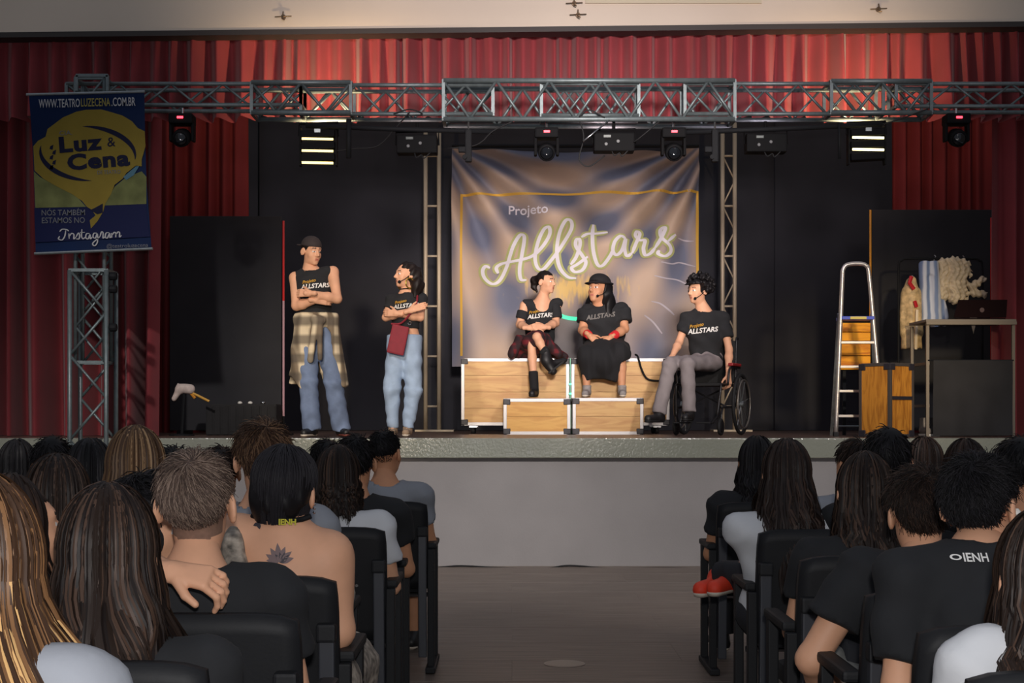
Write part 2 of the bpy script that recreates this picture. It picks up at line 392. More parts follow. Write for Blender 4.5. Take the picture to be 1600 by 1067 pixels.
# ================================================================== curtains
M_red = mat('red_curtain_velvet', srgb(130, 44, 50), 0.85, var=0.10, vscale=3, sheen=0.15)
M_dred = mat('dark_red_curtain', srgb(122, 34, 36), 0.85, var=0.1, vscale=3)
M_blackcloth = mat('black_stage_cloth', srgb(52, 52, 59), 0.95, var=0.10, vscale=2.5)
def curtain(name, x0, x1, y, ztop, zbot, m, label, cat, wl=0.16, amp=0.05, seed=0, flare=0.25, dx=0.014, nz=18, sway=0.02, hem=0.0):
    """pleated cloth: irregular folds whose depth grows towards the hem"""
    r = random.Random(seed); knots = [x0]; dep = [0.0]
    while knots[-1] < x1:
        knots.append(knots[-1] + wl * r.uniform(0.25, 0.85)); dep.append(r.uniform(0.35, 1.0) * (1 if len(dep) % 2 else -1))
    sw = [r.uniform(-1, 1) for _ in knots]
    n = int((x1 - x0) / dx); xs = np.linspace(x0, x1, n + 1)
    seg = np.clip(np.searchsorted(knots, xs, 'right') - 1, 0, len(knots) - 2); K = np.array(knots); D = np.array(dep); S = np.array(sw)
    t = (xs - K[seg]) / (K[seg + 1] - K[seg]); e = t * t * (3 - 2 * t); d = D[seg] * (1 - e) + D[seg + 1] * e; s2 = S[seg] * (1 - e) + S[seg + 1] * e
    V = []; us = np.linspace(0, 1, nz + 1)
    zt = np.array([ztop(x) if callable(ztop) else ztop for x in xs])
    for u in us:
        a = amp * (0.55 + 0.45 * u + flare * u * u)
        zb = zbot + hem * np.sin(xs * 9 + seed)
        V.append(np.stack([np.clip(xs + sway * s2 * u * (1 + 0.4 * np.sin(u * 3 + seed)), x0, x1), y + d * a + 0.012 * np.sin(u * 4 + xs * 5), zt + (zb - zt) * u], 1))
    V = np.concatenate(V); m1 = n + 1
    i = np.arange(nz)[:, None] * m1 + np.arange(n)[None, :]; Q = np.stack([i, i + 1, i + 1 + m1, i + m1], -1).reshape(-1, 4)
    o = link(name, np_mesh(name, V, Q), m, None, True); tag(o, label, cat); return o

VY = 12.98
curtain('valance_curtain', -5.2, 5.2, VY, lambda x: zat(x) + 0.02, W(0, 186, VY).z, M_red, 'long pleated red valance across the top of the stage opening', 'curtain', 0.15, 0.15, 3, nz=10, sway=0.012, dx=0.009)
def xpx(px, Y): return (px - 800) * Y / FPX
curtain('side_curtain', -5.4, xpx(252, 13.3), 13.35, zat(-4) + 0.02, STZ + 0.004, M_red, 'dark red curtain hanging to the stage floor beside the theatre banner', 'curtain', 0.22, 0.26, 11, sway=0.04)
curtain('side_curtain', xpx(1552, 13.3), 5.4, 13.35, zat(4) + 0.02, STZ + 0.004, M_red, 'red curtain to the stage floor at the right edge, beside the laptop table', 'curtain', 0.18, 0.16, 12, sway=0.03)
curtain('rear_curtain', xpx(180, 15.6), xpx(387, 15.6), 15.6, 5.6, STZ + 0.004, M_dred, 'dark red rear curtain showing above the left black screen', 'curtain', 0.14, 0.10, 13)
curtain('rear_curtain', xpx(1393, 15.6), xpx(1640, 15.6), 15.6, 5.6, STZ + 0.004, M_dred, 'dark red rear curtain showing above the right black screen', 'curtain', 0.14, 0.10, 14)
curtain('black_backdrop', -5.6, xpx(404, 17.9), 17.85, 6.2, STZ + 0.004, M_blackcloth, 'narrow black backdrop cloth at the left end of the stage', 'backdrop', 0.5, 0.03, 21, dx=0.04)
curtain('black_backdrop', xpx(404, 17.9), xpx(1215, 17.9), 17.95, 6.2, STZ + 0.004, M_blackcloth, 'wide black backdrop cloth behind the five performers', 'backdrop', 0.9, 0.02, 22, dx=0.04)
curtain('black_backdrop', xpx(1212, 17.8), 5.6, 17.85, 6.2, STZ + 0.004, M_blackcloth, 'black backdrop cloth at the right, behind the step ladder', 'backdrop', 0.7, 0.03, 23, dx=0.04)

# standing black screens whose lit edges are built as coloured poles
def screen(x0, x1, y, z1, label):
    c = Vector(((x0 + x1) / 2, y, STZ)); t = thing('folding_screen', label, 'screen', c)
    MB(c).box(((x0 + x1) / 2, y, (STZ + z1) / 2 + 0.02), (x1 - x0, 0.045, z1 - STZ - 0.04), bev=0.006).build('panel', mat('screen_cloth', srgb(46, 46, 50), 0.95, var=0.12, vscale=3), t)
    for x in (x0 + 0.15, x1 - 0.15):
        MB(c).box((x, y, STZ + 0.02), (0.06, 0.45, 0.04)).build('foot', M_black, t)
screen(xpx(266, 14.6), xpx(440, 14.6), 14.6, W(0, 338, 14.6).z, 'tall black standing screen at the left of the stage')
screen(xpx(1362, 14.6), xpx(1554, 14.6), 14.6, W(0, 328, 14.6).z, 'tall black standing screen behind the clothes rack')
def pole(px, y, ptop, segs, label):
    """segs: list of (py_from, py_to, material)"""
    x = xpx(px, y); c = Vector((x, y, STZ)); t = thing('lit_edge', label, 'lit edge', c)
    for k, (a, b, m) in enumerate(segs):
        MB(c).tube([(x, y, W(0, b, y).z if b else STZ), (x, y, W(0, a, y).z)], 0.011, 8).build('tube', m, t)
    MB(c).lathe((x, y, STZ), [(0.10, 0.0), (0.10, 0.012), (0.02, 0.02)], 16).build('base', M_black, t)
M_pr = mat('red_lit_edge', srgb(205, 34, 34), 0.4); M_pp = mat('pale_pink_lit_edge', srgb(190, 150, 160), 0.4)  # colours stand in for light on the screen edges
M_py = mat('yellow_lit_edge', srgb(225, 150, 20), 0.4)
pole(443, 14.2, 345, [(345, 470, M_pr), (470, 650, M_pp), (650, 0, M_black)], 'lit screen edge, painted red above and pale pink below, behind the man in a cap')
pole(1360, 14.2, 328, [(328, 500, M_py), (500, 0, M_black)], 'screen edge with yellow light painted on, rising behind the step ladder')
pole(1549, 14.2, 340, [(340, 570, M_pr), (570, 0, M_black)], 'screen edge with red light painted on, beside the laptop table')

# ================================================================== trusses
def truss_section(org, root, a, b, w, h, pitch, r=0.022, sides='nf', name='section'):
    """box truss from a to b (near-lower-left chord line); w along depth, h up. chords + braces are sub-parts"""
    a = Vector(a); b = Vector(b); d = (b - a); L = d.length; d.normalize()
    up = Vector((0, 0, 1)) if abs(d.z) < 0.5 else Vector((1, 0, 0)); dep = Vector((0, 1, 0))
    e = 0.026; so = None
    for q in (0, 1):                       # end frames
        p = a + d * (q * L); sec = MB(org)
        cs = [p, p + up * h, p + up * h + dep * w, p + dep * w]
        for k in range(4): sec.bar(cs[k], cs[(k + 1) % 4], e)
        fo = sec.build(name if q == 0 else 'end_frame', M_truss, root if q == 0 else so)
        so = so or fo
    for q in (0, 1):
        for s in (0, 1):
            p = a + up * (h * q) + dep * (w * s)
            MB(org).tube([p, p + d * L], r, 8).build('chord', M_truss, so, True)
    n = max(2, int(round(L / pitch)))
    for s in (0, 1):
        for k in range(n):
            p0 = a + d * (L * k / n) + dep * (w * s); p1 = a + d * (L * (k + 1) / n) + dep * (w * s)
            if k % 2 == s: p0, p1 = p0 + up * h, p1
            else: p0, p1 = p0, p1 + up * h
            MB(org).tube([p0, p1], r * 0.62, 6).build('brace', M_truss, so, True)
    return so
TY = 11.92
bo = Vector((0, TY, 4.0)); beam = thing('lighting_truss', 'long aluminium box truss across the stage front carrying the lamps', 'truss', bo)
def tseg(px0, px1, pt, pb, w=0.28, r=0.022, y=TY):
    z0, z1 = W(0, pb, y).z, W(0, pt, y).z
    truss_section(bo, beam, (xpx(px0, y), y, z0), (xpx(px1, y), y, z0), w, z1 - z0, 0.23, r)
tseg(104, 470, 131, 164, 0.24, 0.018, TY + 0.02)
tseg(393, 548, 129, 176, 0.28)
tseg(470, 770, 133, 178, 0.24, 0.018, TY + 0.02)
tseg(693, 1148, 126, 186, 0.30, 0.022, TY - 0.02)
tseg(846, 998, 131, 180, 0.25, 0.018, TY + 0.02)
tseg(1070, 1380, 131, 178, 0.24, 0.018, TY + 0.02)
tseg(1299, 1455, 127, 176, 0.28)
tseg(1400, 1760, 131, 166, 0.24, 0.018, TY + 0.02)
# tower on the left carrying the truss
to = Vector((xpx(137, 11.95), 11.95, 0)); tw = thing('truss_tower', 'aluminium truss tower standing before the stage under the theatre banner', 'tower', to)
def tower_seg(px0, px1, z0, z1, y0, dep, r, pitch, nm='section'):
    x0, x1 = xpx(px0, y0), xpx(px1, y0)
    truss_section(to, tw, (x0, y0, z0), (x0, y0, z1), dep, x1 - x0, pitch, r, name=nm)
tower_seg(109, 166, 0.03, W(0, 422, 11.8).z, 11.8, 0.29, 0.02, 0.33, 'outer_section')
tower_seg(118, 163, W(0, 566, 11.86).z, W(0, 122, 11.86).z, 11.86, 0.2, 0.017, 0.3, 'inner_section')
MB(to).box((to.x, 11.95, 0.015), (0.55, 0.55, 0.03), bev=0.004).build('base_plate', M_truss, tw)
pq = MB(to); 
for k in range(3): pq.lathe((xpx(181, 11.9), 11.82, W(0, (432, 452, 512)[k], 11.85).z), [(0.028, -0.03), (0.035, -0.02), (0.035, 0.02), (0.028, 0.03)], 10, (1, 0, 0))
pq.build('clamp', M_black, tw)
for px in (98, 118):                       # bracket frame on top of the tower
    pass
tb = MB(to); zt0, zt1 = W(0, 131, 11.85).z, W(0, 118, 11.85).z
for x in (xpx(120, 11.85), xpx(168, 11.85)):
    tb.bar((x, 11.85, zt0 - 0.06), (x, 11.85, zt1), 0.025)
tb.bar((xpx(119, 11.85), 11.85, zt1), (xpx(169, 11.85), 11.85, zt1), 0.025)
tb.build('top_bracket', M_truss, tw)
# rear ladder trusses
def rear_tower(px0, px1, ptop, y, label, diag):
    x0, x1 = xpx(px0, y), xpx(px1, y); c = Vector(((x0 + x1) / 2, y, STZ)); t = thing('ladder_truss', label, 'truss', c); zt = W(0, ptop, y).z
    M_rt = mat('rear_truss_steel', srgb(196, 180, 156), 0.5, 0.25)
    for x in (x0, x1): MB(c).tube([(x, y, STZ), (x, y, zt)], 0.026, 8).build('upright', M_rt, t, True)
    z = STZ + 0.3; k = 0
    while z < zt:
        MB(c).tube([(x0, y, z), (x1, y, z)], 0.014, 6).build('rung', M_rt, t, True)
        if diag and z + 0.6 < zt:
            MB(c).tube([(x0, y, z), (x1, y, z + 0.3)], 0.010, 6).build('brace', M_rt, t, True)
            MB(c).tube([(x1, y, z + 0.3), (x0, y, z + 0.6)], 0.010, 6).build('brace', M_rt, t, True)
        z += 0.595; k += 1
    MB(c).box((c.x + 0.03, y, STZ + 0.012), (0.46, 0.3, 0.024), bev=0.003).build('base_plate', M_rt, t)
rear_tower(665, 686, 200, 16.9, 'slim steel ladder truss left of the printed backdrop', False)
rear_tower(1129, 1148, 192, 16.9, 'slim braced ladder truss behind the wheelchair', True)

# ================================================================== lamps on the truss
M_hous = mat('lamp_housing', srgb(14, 14, 16), 0.7, spec=0.12)
M_led = mat('red_display', (0.6, 0.01, 0.01), 0.4, emit=(1, 0.03, 0.05), estr=6)
M_lens = mat('lens_glass', srgb(16, 18, 22), 0.08)
def moving_head(px, py, label):
    c = W(px, py, 11.95); t = thing('moving_head_lamp', label, 'stage lamp', c)
    up = lambda z: c + Vector((0, 0, z))
    MB(c).box(up(0.10), (0.20, 0.17, 0.085), bev=0.015).build('base', M_hous, t)
    MB(c).box(up(0.105) + Vector((0.0, -0.088, 0)), (0.05, 0.006, 0.018)).build('display', M_led, t)
    for s in (-1, 1): MB(c).box(up(0.0) + Vector((s * 0.092, 0, 0)), (0.026, 0.09, 0.17), bev=0.012).build('yoke_arm', M_hous, t)
    hd = MB(c).lathe(up(-0.02) + Vector((0, 0.07, 0)), [(0.03, -0.0), (0.068, 0.03), (0.076, 0.09), (0.072, 0.15), (0.066, 0.155)], 18, (0, -0.95, -0.35)).build('head', M_hous, t, True)
    MB(c).lathe(up(-0.075) + Vector((0, -0.08, 0)), [(0.055, 0.0), (0.045, 0.008), (0.0, 0.012)], 18, (0, -0.95, -0.35)).build('lens', M_lens, hd, True)
    MB(c).tube([up(0.14), up(0.20)], 0.012, 8).build('clamp', M_chrome, t)
moving_head(285, 206, 'black moving head lamp with red display, leftmost on the truss')
moving_head(854, 228, 'black moving head lamp hanging over the seated man with a ponytail')
moving_head(1052, 228, 'black moving head lamp hanging near the right corner of the printed backdrop')
moving_head(1494, 206, 'black moving head lamp with red display, rightmost on the truss')
M_glowA = mat('warm_lamp_tube', (0.9, 0.7, 0.3), 0.3, emit=(1.0, 0.74, 0.28), estr=2.4)
M_glowB = mat('bright_lamp_tube', (0.9, 0.8, 0.4), 0.3, emit=(1.0, 0.85, 0.36), estr=5.0)
def flood(px, py, label, cells, gl):
    c = W(px, py, 11.95); t = thing('flood_lamp', label, 'stage lamp', c)
    w = 0.285; R = Matrix.Rotation(math.radians(-3), 3, 'Y')
    for k, dz in enumerate((0.10, 0.0, -0.10)):
        o = MB(c).box(c + Vector((0, 0.02, dz)), (w, 0.12, 0.062), R, bev=0.008).build('housing', M_hous, t)
        if k in cells: MB(c).tube([c + Vector((-w * 0.46, -0.035, dz - 0.045)), c + Vector((w * 0.46, -0.035, dz - 0.05))], 0.010, 8).build('lamp_tube', gl, o)
    for s in (-1, 1): MB(c).box(c + Vector((s * (w / 2 + 0.01), 0.03, 0.0)), (0.014, 0.08, 0.33)).build('side_plate', M_hous, t)
    MB(c).tube([c + Vector((-w / 2 - 0.02, 0.03, 0.09)), c + Vector((-w / 2 - 0.02, 0.03, 0.19)), c + Vector((w / 2 + 0.02, 0.03, 0.2)), c + Vector((w / 2 + 0.02, 0.03, 0.09))], 0.012, 6).build('bracket', M_hous, t)
    MB(c).box(c + Vector((0, -0.045, 0.12)), (0.05, 0.01, 0.03)).build('badge', M_alu, t)
    # its light: warm, thrown back at the curtain and the wall above
    lo = spot('flood_light', (0, 0, 0), (0, 1, 0), 150, 115, 1.0, (1.0, 0.72, 0.40), 0.05); lo.parent = t; lo.location = (0, 0.14, 0.02)
    lo.rotation_euler = Vector((0, 0.74, 0.67)).to_track_quat('-Z', 'Y').to_euler()
    return t
flood(497, 228, 'three-cell flood lamp with thin glowing strips, over the man in a cap', (0, 1, 2), M_glowA)
flood(1355, 226, 'three-cell flood lamp with one bright glowing strip, above the step ladder', (0, 1), M_glowB)
def led_box(px, py, label, tint, watts):
    c = W(px, py, 11.98); t = thing('wash_lamp', label, 'stage lamp', c)
    MB(c).box(c, (0.34, 0.16, 0.155), bev=0.012).build('housing', M_hous, t)
    for s in (-0.07, 0.03): MB(c).lathe(c + Vector((s, -0.08, 0.02 - abs(s) * .6)), [(0.015, 0), (0.013, 0.012)], 10, (0, -1, 0)).build('knob', mat('knob_grey', srgb(84, 86, 88), 0.5), t)
    MB(c).box(c + Vector((-0.06, -0.082, 0.045)), (0.06, 0.006, 0.02)).build('display', mat('dim_display', srgb(60, 70, 68), 0.3), t)
    MB(c).tube([c + Vector((-0.18, 0, 0.0)), c + Vector((-0.18, 0, 0.11)), c + Vector((0.18, 0, 0.12)), c + Vector((0.18, 0, 0.0))], 0.010, 6).build('bracket', M_hous, t)
    MB(c).tube([c + Vector((0, 0, 0.11)), c + Vector((0, 0, 0.19))], 0.014, 8).build('clamp', M_hous, t)
    MB(c).box(c + Vector((0, 0.083, 0)), (0.30, 0.008, 0.12)).build('lens_panel', M_lens, t)
    pts = crom([c + Vector(q) for q in ((-0.02, -0.06, -0.075), (0.0, -0.09, -0.12), (0.04, -0.1, -0.1), (0.06, -0.09, -0.125), (0.1, -0.08, -0.09), (0.12, -0.06, -0.06))], 5)
    MB(c).tube(pts, 0.005, 5).build('cable', M_rubber, t)
    d = bpy.data.lights.new('wash_light', 'AREA'); d.shape = 'RECTANGLE'; d.size = 0.30; d.size_y = 0.12; d.energy = watts; d.color = tint
    lo = bpy.data.objects.new('wash_light', d); COL.objects.link(lo); lo.parent = t; lo.location = (0, 0.10, 0.0)
    lo.rotation_euler = Vector((0, 1, -0.05)).to_track_quat('-Z', 'Y').to_euler()
led_box(652, 227, 'black box wash lamp hung beside the left ladder truss', (1.0, 0.70, 0.68), 4)
led_box(959, 224, 'black box wash lamp hung over the middle of the printed backdrop', (1.0, 0.68, 0.70), 5)
led_box(1196, 225, 'black box wash lamp hung right of the braced ladder truss', (0.92, 0.72, 0.86), 5)
# black pipes under the truss and their drops
def pipe(p, label, r=0.022, name='pipe'):
    a = W(*p[0]); t = MB(a).tube([W(*q) for q in p], r, 8).build(name, M_black, None, True); t.location = a; tag(t, label, 'pipe')
pipe([(478, 196, 11.9), (600, 201, 11.9), (772, 206, 11.9)], 'black pipe slung under the truss between the left flood and the backdrop')
pipe([(1062, 207, 11.9), (1200, 202, 11.9), (1378, 194, 11.9)], 'black pipe slung under the truss above the right wash lamp')
pipe([(545, 186, 11.88), (545, 247, 11.88)], 'short black drop pipe right of the left flood lamp')
pipe([(1311, 192, 11.88), (1312, 248, 11.88)], 'short black drop pipe left of the right flood lamp', 0.012)
for px, ln in ((732, 'at the top left corner of the printed backdrop'), (1117, 'beside the top of the braced ladder truss')):
    c = W(px, 228, 11.86); t = thing('truss_clamp', f'black hanging clamp {ln}', 'clamp', c)
    MB(c).box(c, (0.055, 0.06, 0.27), bev=0.01).build('bar', M_black, t)
    MB(c).box(c + Vector((-0.05, 0, -0.03)), (0.07, 0.04, 0.05), bev=0.01).build('jaw', M_black, t)
    MB(c).lathe(c + Vector((-0.03, -0.03, -0.1)), [(0.02, 0), (0.02, 0.03)], 8, (0, -1, 0)).build('screw', M_black, t)
    MB(c).tube([c + Vector((0, 0, .13)), c + Vector((0, 0, .2))], 0.008, 6).build('hook', M_chrome, t)
def cable(pts, label, r=0.006):
    a = W(*pts[0]); o = MB(a).tube(crom([W(*q) for q in pts], 6), r, 5).build('cable', M_rubber, None, True); o.location = a; tag(o, label, 'cable')
cable([(640, 175, 11.85), (618, 200, 11.9), (590, 228, 11.95), (556, 232, 11.95), (525, 236, 11.95)], 'black cable looping from the truss to the left flood lamp')
cable([(800, 190, 11.8), (770, 205, 11.85), (745, 226, 11.9), (700, 232, 11.95)], 'black cable running to the clamp by the backdrop corner')
cable([(905, 184, 11.90), (912, 215, 11.87), (905, 248, 11.84), (920, 260, 11.84), (945, 243, 11.88)], 'black cable dangling left of the middle wash lamp')
cable([(1030, 190, 11.8), (1000, 215, 11.85), (990, 222, 11.9)], 'black cable strung from the truss to the middle wash lamp')
cable([(1450, 170, 11.8), (1400, 188, 11.85), (1378, 194, 11.9)], 'black cable drooping towards the right flood lamp')
cable([(615, 178, 11.91), (640, 171, 11.90), (660, 178, 11.91), (640, 181, 11.90), (618, 180, 11.91)], 'coiled black cable tied to the truss left of centre')
cable([(905, 183, 11.88), (920, 172, 11.87), (945, 184, 11.88)], 'short black cable tied to the middle of the truss')
c0 = W(911, 220, 11.75)
o = MB(c0).tube([W(911, 221, 11.80), W(952, 188, 11.89)], 0.008, 6).build('metal_rod', M_chrome, None, True); o.location = c0; tag(o, 'short bright metal rod slanting beside the middle wash lamp', 'rod')
cable([(680, 887, 12.14), (720, 884, 12.15), (780, 887, 12.12), (850, 888, 12.12), (890, 883.5, 12.16), (950, 887.5, 12.13), (1040, 887, 12.13), (1110, 889, 12.1)], 'thin dark cable lying on the floor along the stage front', 0.008)
c0 = Vector((xpx(882, 7.42), 7.42, 0.0))  # pale disc on the aisle floor
o = MB(c0).lathe(c0, [(0.108, 0.0), (0.108, 0.003), (0.09, 0.005)], 24).build('floor_disc', mat('pale_disc', srgb(150, 140, 130), 0.35, 0.3)); o.location = c0; tag(o, 'round pale disc on the aisle floor', 'cover plate')
# ================================================================== printed backdrop
BY = 16.75
bx0, bx1 = xpx(706, BY), xpx(1092, BY); bz1, bz0 = W(0, 231, BY).z, W(0, 566, BY).z - 0.05
bcx = (bx0 + bx1) / 2
def fold(x, z):
    """hanging folds of the backdrop: pulled from its two top corners"""
    u = (x - bx0) / (bx1 - bx0); v = (bz1 - z) / (bz1 - bz0); d = 0.0
    al = math.atan2(max(v, 0.0) + 0.06, max(u, 0.0) + 0.06); ar = math.atan2(max(v, 0.0) + 0.06, max(1 - u, 0.0) + 0.06)
    rl = math.hypot(u, v); rr = math.hypot(1 - u, v)
    d += 0.13 * math.sin(al * 17) * math.exp(-rl * 1.2) * min(1, rl * 4) + 0.13 * math.sin(ar * 19 + 1) * math.exp(-rr * 1.4) * min(1, rr * 5)
    d += 0.045 * math.sin(u * 30 - v * 5) * (0.25 + 0.75 * (1 - abs(2 * u - 1)) * 0 + 0.5 * abs(2 * u - 1))
    d += 0.016 * math.sin(v * 46 + 3 * math.sin(u * 7)) * max(0, 1 - abs(2 * u - 1) * 1.6) * max(0.25, 1 - v)
    return d
bt = thing('printed_backdrop', 'large hanging printed backdrop reading Projeto Allstars behind the seated performers', 'backdrop', (bcx, BY, STZ)); bo_ = Vector((bcx, BY, STZ))
NX, NZ = 150, 120; V = []; Q = []
for j in range(NZ + 1):
    for i in range(NX + 1):
        x = bx0 + (bx1 - bx0) * i / NX; z = bz1 + (bz0 - bz1) * j / NZ
        u = i / NX
        zz = z - 0.05 * math.sin(PI * u) * max(0, 1 - j / NZ * 3)
        V.append((x - bo_.x, fold(x, zz), zz - bo_.z))
for j in range(NZ):
    for i in range(NX):
        a = j * (NX + 1) + i; Q.append((a, a + 1, a + NX + 2, a + NX + 1))
mb = bpy.data.materials.new('printed_backdrop_cloth'); mb.use_nodes = True; nt = mb.node_tree; b = nt.nodes['Principled BSDF']; b.inputs['Roughness'].default_value = 0.7
tc = nt.nodes.new('ShaderNodeTexCoord'); sp = nt.nodes.new('ShaderNodeSeparateXYZ'); nt.links.new(tc.outputs['Object'], sp.inputs[0])
def mth(op, a, c=None):
    n = nt.nodes.new('ShaderNodeMath'); n.operation = op
    for k, q in enumerate((a, c)):
        if q is None: continue
        if isinstance(q, (int, float)): n.inputs[k].default_value = q
        else: nt.links.new(q, n.inputs[k])
    return n.outputs[0]
def cmix(f, a, c):
    n = nt.nodes.new('ShaderNodeMix'); n.data_type = 'RGBA'
    for k, q in ((0, f), (6, a), (7, c)):
        if isinstance(q, tuple): n.inputs[k].default_value = (*q, 1)
        elif isinstance(q, (int, float)): n.inputs[k].default_value = q
        else: nt.links.new(q, n.inputs[k])
    return n.outputs[2]
# printed beams, with fold shading painted in, fanning out from the two upper corners
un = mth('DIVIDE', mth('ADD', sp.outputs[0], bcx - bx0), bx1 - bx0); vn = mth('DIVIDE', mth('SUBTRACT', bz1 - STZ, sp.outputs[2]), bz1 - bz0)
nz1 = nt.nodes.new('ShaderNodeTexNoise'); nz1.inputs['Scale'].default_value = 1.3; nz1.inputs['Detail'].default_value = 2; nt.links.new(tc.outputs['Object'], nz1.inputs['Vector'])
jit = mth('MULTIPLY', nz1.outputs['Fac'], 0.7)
def corner_beam_shade(uu, freq, ph):
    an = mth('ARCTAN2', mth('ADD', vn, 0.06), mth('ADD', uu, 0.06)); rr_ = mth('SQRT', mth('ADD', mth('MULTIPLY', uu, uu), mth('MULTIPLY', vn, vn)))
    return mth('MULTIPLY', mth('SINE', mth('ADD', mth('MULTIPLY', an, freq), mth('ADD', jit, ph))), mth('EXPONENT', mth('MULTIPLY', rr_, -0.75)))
bsum = mth('ADD', corner_beam_shade(un, 19.0, 0.4), corner_beam_shade(mth('SUBTRACT', 1.0, un), 21.0, 1.5))
beam_shade_f = mth('ADD', mth('MULTIPLY', bsum, 0.62), 0.5)
colr = cmix(beam_shade_f, srgb(106, 110, 130), srgb(196, 170, 150))
# darker haze towards the top, warm printed city glow low in the middle
top = nt.nodes.new('ShaderNodeMapRange'); nt.links.new(sp.outputs[2], top.inputs[0]); top.inputs[1].default_value = W(0, 330, BY).z - STZ; top.inputs[2].default_value = W(0, 235, BY).z - STZ
colr = cmix(mth('MULTIPLY', top.outputs[0], 0.45), colr, srgb(88, 92, 116))
gx = mth('DIVIDE', mth('SUBTRACT', sp.outputs[0], xpx(905, BY) - bcx), 0.62); gz = mth('DIVIDE', mth('SUBTRACT', sp.outputs[2], W(0, 450, BY).z - STZ), 0.20)
g = mth('SUBTRACT', 1.0, mth('SQRT', mth('ADD', mth('MULTIPLY', gx, gx), mth('MULTIPLY', gz, gz)))); 
nz2 = nt.nodes.new('ShaderNodeTexNoise'); nz2.inputs['Scale'].default_value = 7; mp2 = nt.nodes.new('ShaderNodeMapping'); mp2.inputs['Scale'].default_value = (2.6, 1, 0.6); nt.links.new(tc.outputs['Object'], mp2.inputs[0]); nt.links.new(mp2.outputs[0], nz2.inputs['Vector'])
gr = nt.nodes.new('ShaderNodeMapRange'); nt.links.new(mth('ADD', g, mth('MULTIPLY', mth('SUBTRACT', nz2.outputs['Fac'], 0.5), 2.2)), gr.inputs[0]); gr.inputs[1].default_value = 0.05; gr.inputs[2].default_value = 0.7
colr = cmix(gr.outputs[0], colr, srgb(226, 190, 120))
# dark printed ground beneath it
lowm = nt.nodes.new('ShaderNodeMapRange'); nt.links.new(sp.outputs[2], lowm.inputs[0]); lowm.inputs[1].default_value = W(0, 470, BY).z - STZ; lowm.inputs[2].default_value = W(0, 500, BY).z - STZ
sx_ = nt.nodes.new('ShaderNodeMapRange'); nt.links.new(mth('ABSOLUTE', mth('SUBTRACT', sp.outputs[0], xpx(900, BY) - bcx)), sx_.inputs[0]); sx_.inputs[1].default_value = 0.55; sx_.inputs[2].default_value = 0.25
colr = cmix(mth('MULTIPLY', mth('MULTIPLY', lowm.outputs[0], sx_.outputs[0]), 0.8), colr, srgb(100, 100, 104))
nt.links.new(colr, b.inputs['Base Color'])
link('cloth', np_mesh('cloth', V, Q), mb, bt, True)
def onto_backdrop(vs, off): return [Vector((v.x, BY + fold(v.x, v.z) - off, v.z)) for v in vs]
def ribbon(pts, w, off, taper=True):
    """flat brush stroke along points in the XZ plane"""
    P = crom(pts, 7); n = len(P); vs = []; fs = []
    for i, p in enumerate(P):
        d = P[min(i + 1, n - 1)] - P[max(i - 1, 0)]; d = d.normalized(); nn = Vector((-d.z, 0, d.x))
        ww = w * (0.62 + 0.38 * abs(d.z)) if taper else w
        if taper and (i < 3 or i > n - 4): ww *= 0.6 + 0.13 * min(i, n - 1 - i)
        vs += [p + nn * ww / 2, p - nn * ww / 2]
    fs = [(2 * i, 2 * i + 1, 2 * i + 3, 2 * i + 2) for i in range(n - 1)]
    return vs, fs
def seglist(pts, k=14):
    return [Vector(pts[0]).lerp(Vector(pts[1]), i / k) for i in range(k + 1)]
M_pyel = mat('printed_yellow', srgb(224, 176, 72), 0.7)
M_pwhite = mat('printed_white', srgb(226, 220, 228), 0.7)
M_pglow = mat('printed_lime', srgb(176, 178, 118), 0.7)
fx0, fx1, fz1, fz0 = 721, 1090, 303, 556
for (p0, p1) in (((fx0, fz1 + 1), (fx1, fz1 - 3)), ((fx0, fz1 - 1), (fx0, fz0)), ((fx1, fz1 - 5), (fx1, fz0))):
    a, c = W(*p0, BY), W(*p1, BY); pts = [a.lerp(c, i / 60) for i in range(61)]
    d = (c - a).normalized(); nn = Vector((-d.z, 0, d.x)) * 0.014
    vs = [q for p in pts for q in (p + nn, p - nn)]
    MB(bo_).add(onto_backdrop(vs, 0.010), [(2 * i, 2 * i + 1, 2 * i + 3, 2 * i + 2) for i in range(60)]).build('frame_line', M_pyel, bt)
vs, fs = text_mesh('Projeto', 0.155, 0.002); c = W(825, 328, BY)
MB(bo_).add(onto_backdrop([v + c for v in vs], 0.012), fs).build('lettering', M_pwhite, bt)
CW = lambda pts: [W(690 + x / 2.807, 200 + y / 2.807, BY) for x, y in pts]
strokes = [
    [(212, 612), (192, 606), (180, 628), (190, 660), (222, 682), (255, 666), (285, 610), (312, 530), (342, 476), (360, 474), (362, 500), (352, 560), (342, 620), (348, 664), (372, 668)],
    [(248, 636), (240, 612), (262, 596), (310, 588), (360, 578), (404, 558), (444, 516), (474, 466), (470, 438), (448, 446), (424, 496), (410, 566), (420, 612), (444, 620), (480, 580), (530, 510), (568, 446), (566, 412), (542, 412), (516, 464), (506, 540), (518, 612), (552, 654), (590, 660)],
    [(566, 600), (590, 566), (606, 516), (604, 490), (590, 492), (590, 520), (616, 560), (632, 592), (616, 624), (584, 632), (570, 614), (596, 598), (640, 566)],
    [(666, 422), (660, 480), (664, 546), (682, 600), (706, 604), (736, 566), (752, 534)],
    [(612, 480), (640, 466), (680, 466), (726, 462)],
    [(806, 486), (782, 478), (756, 504), (748, 542), (764, 560), (788, 540), (806, 488), (802, 530), (812, 562), (836, 548)],
    [(836, 548), (856, 500), (872, 462), (858, 452), (852, 470), (872, 488), (894, 490), (886, 526), (892, 558), (914, 552), (934, 528)],
    [(934, 528), (958, 490), (978, 448), (972, 438), (958, 452), (964, 486), (998, 518), (1002, 546), (976, 566), (946, 556), (950, 540)],
    [(990, 500), (1026, 468)]]
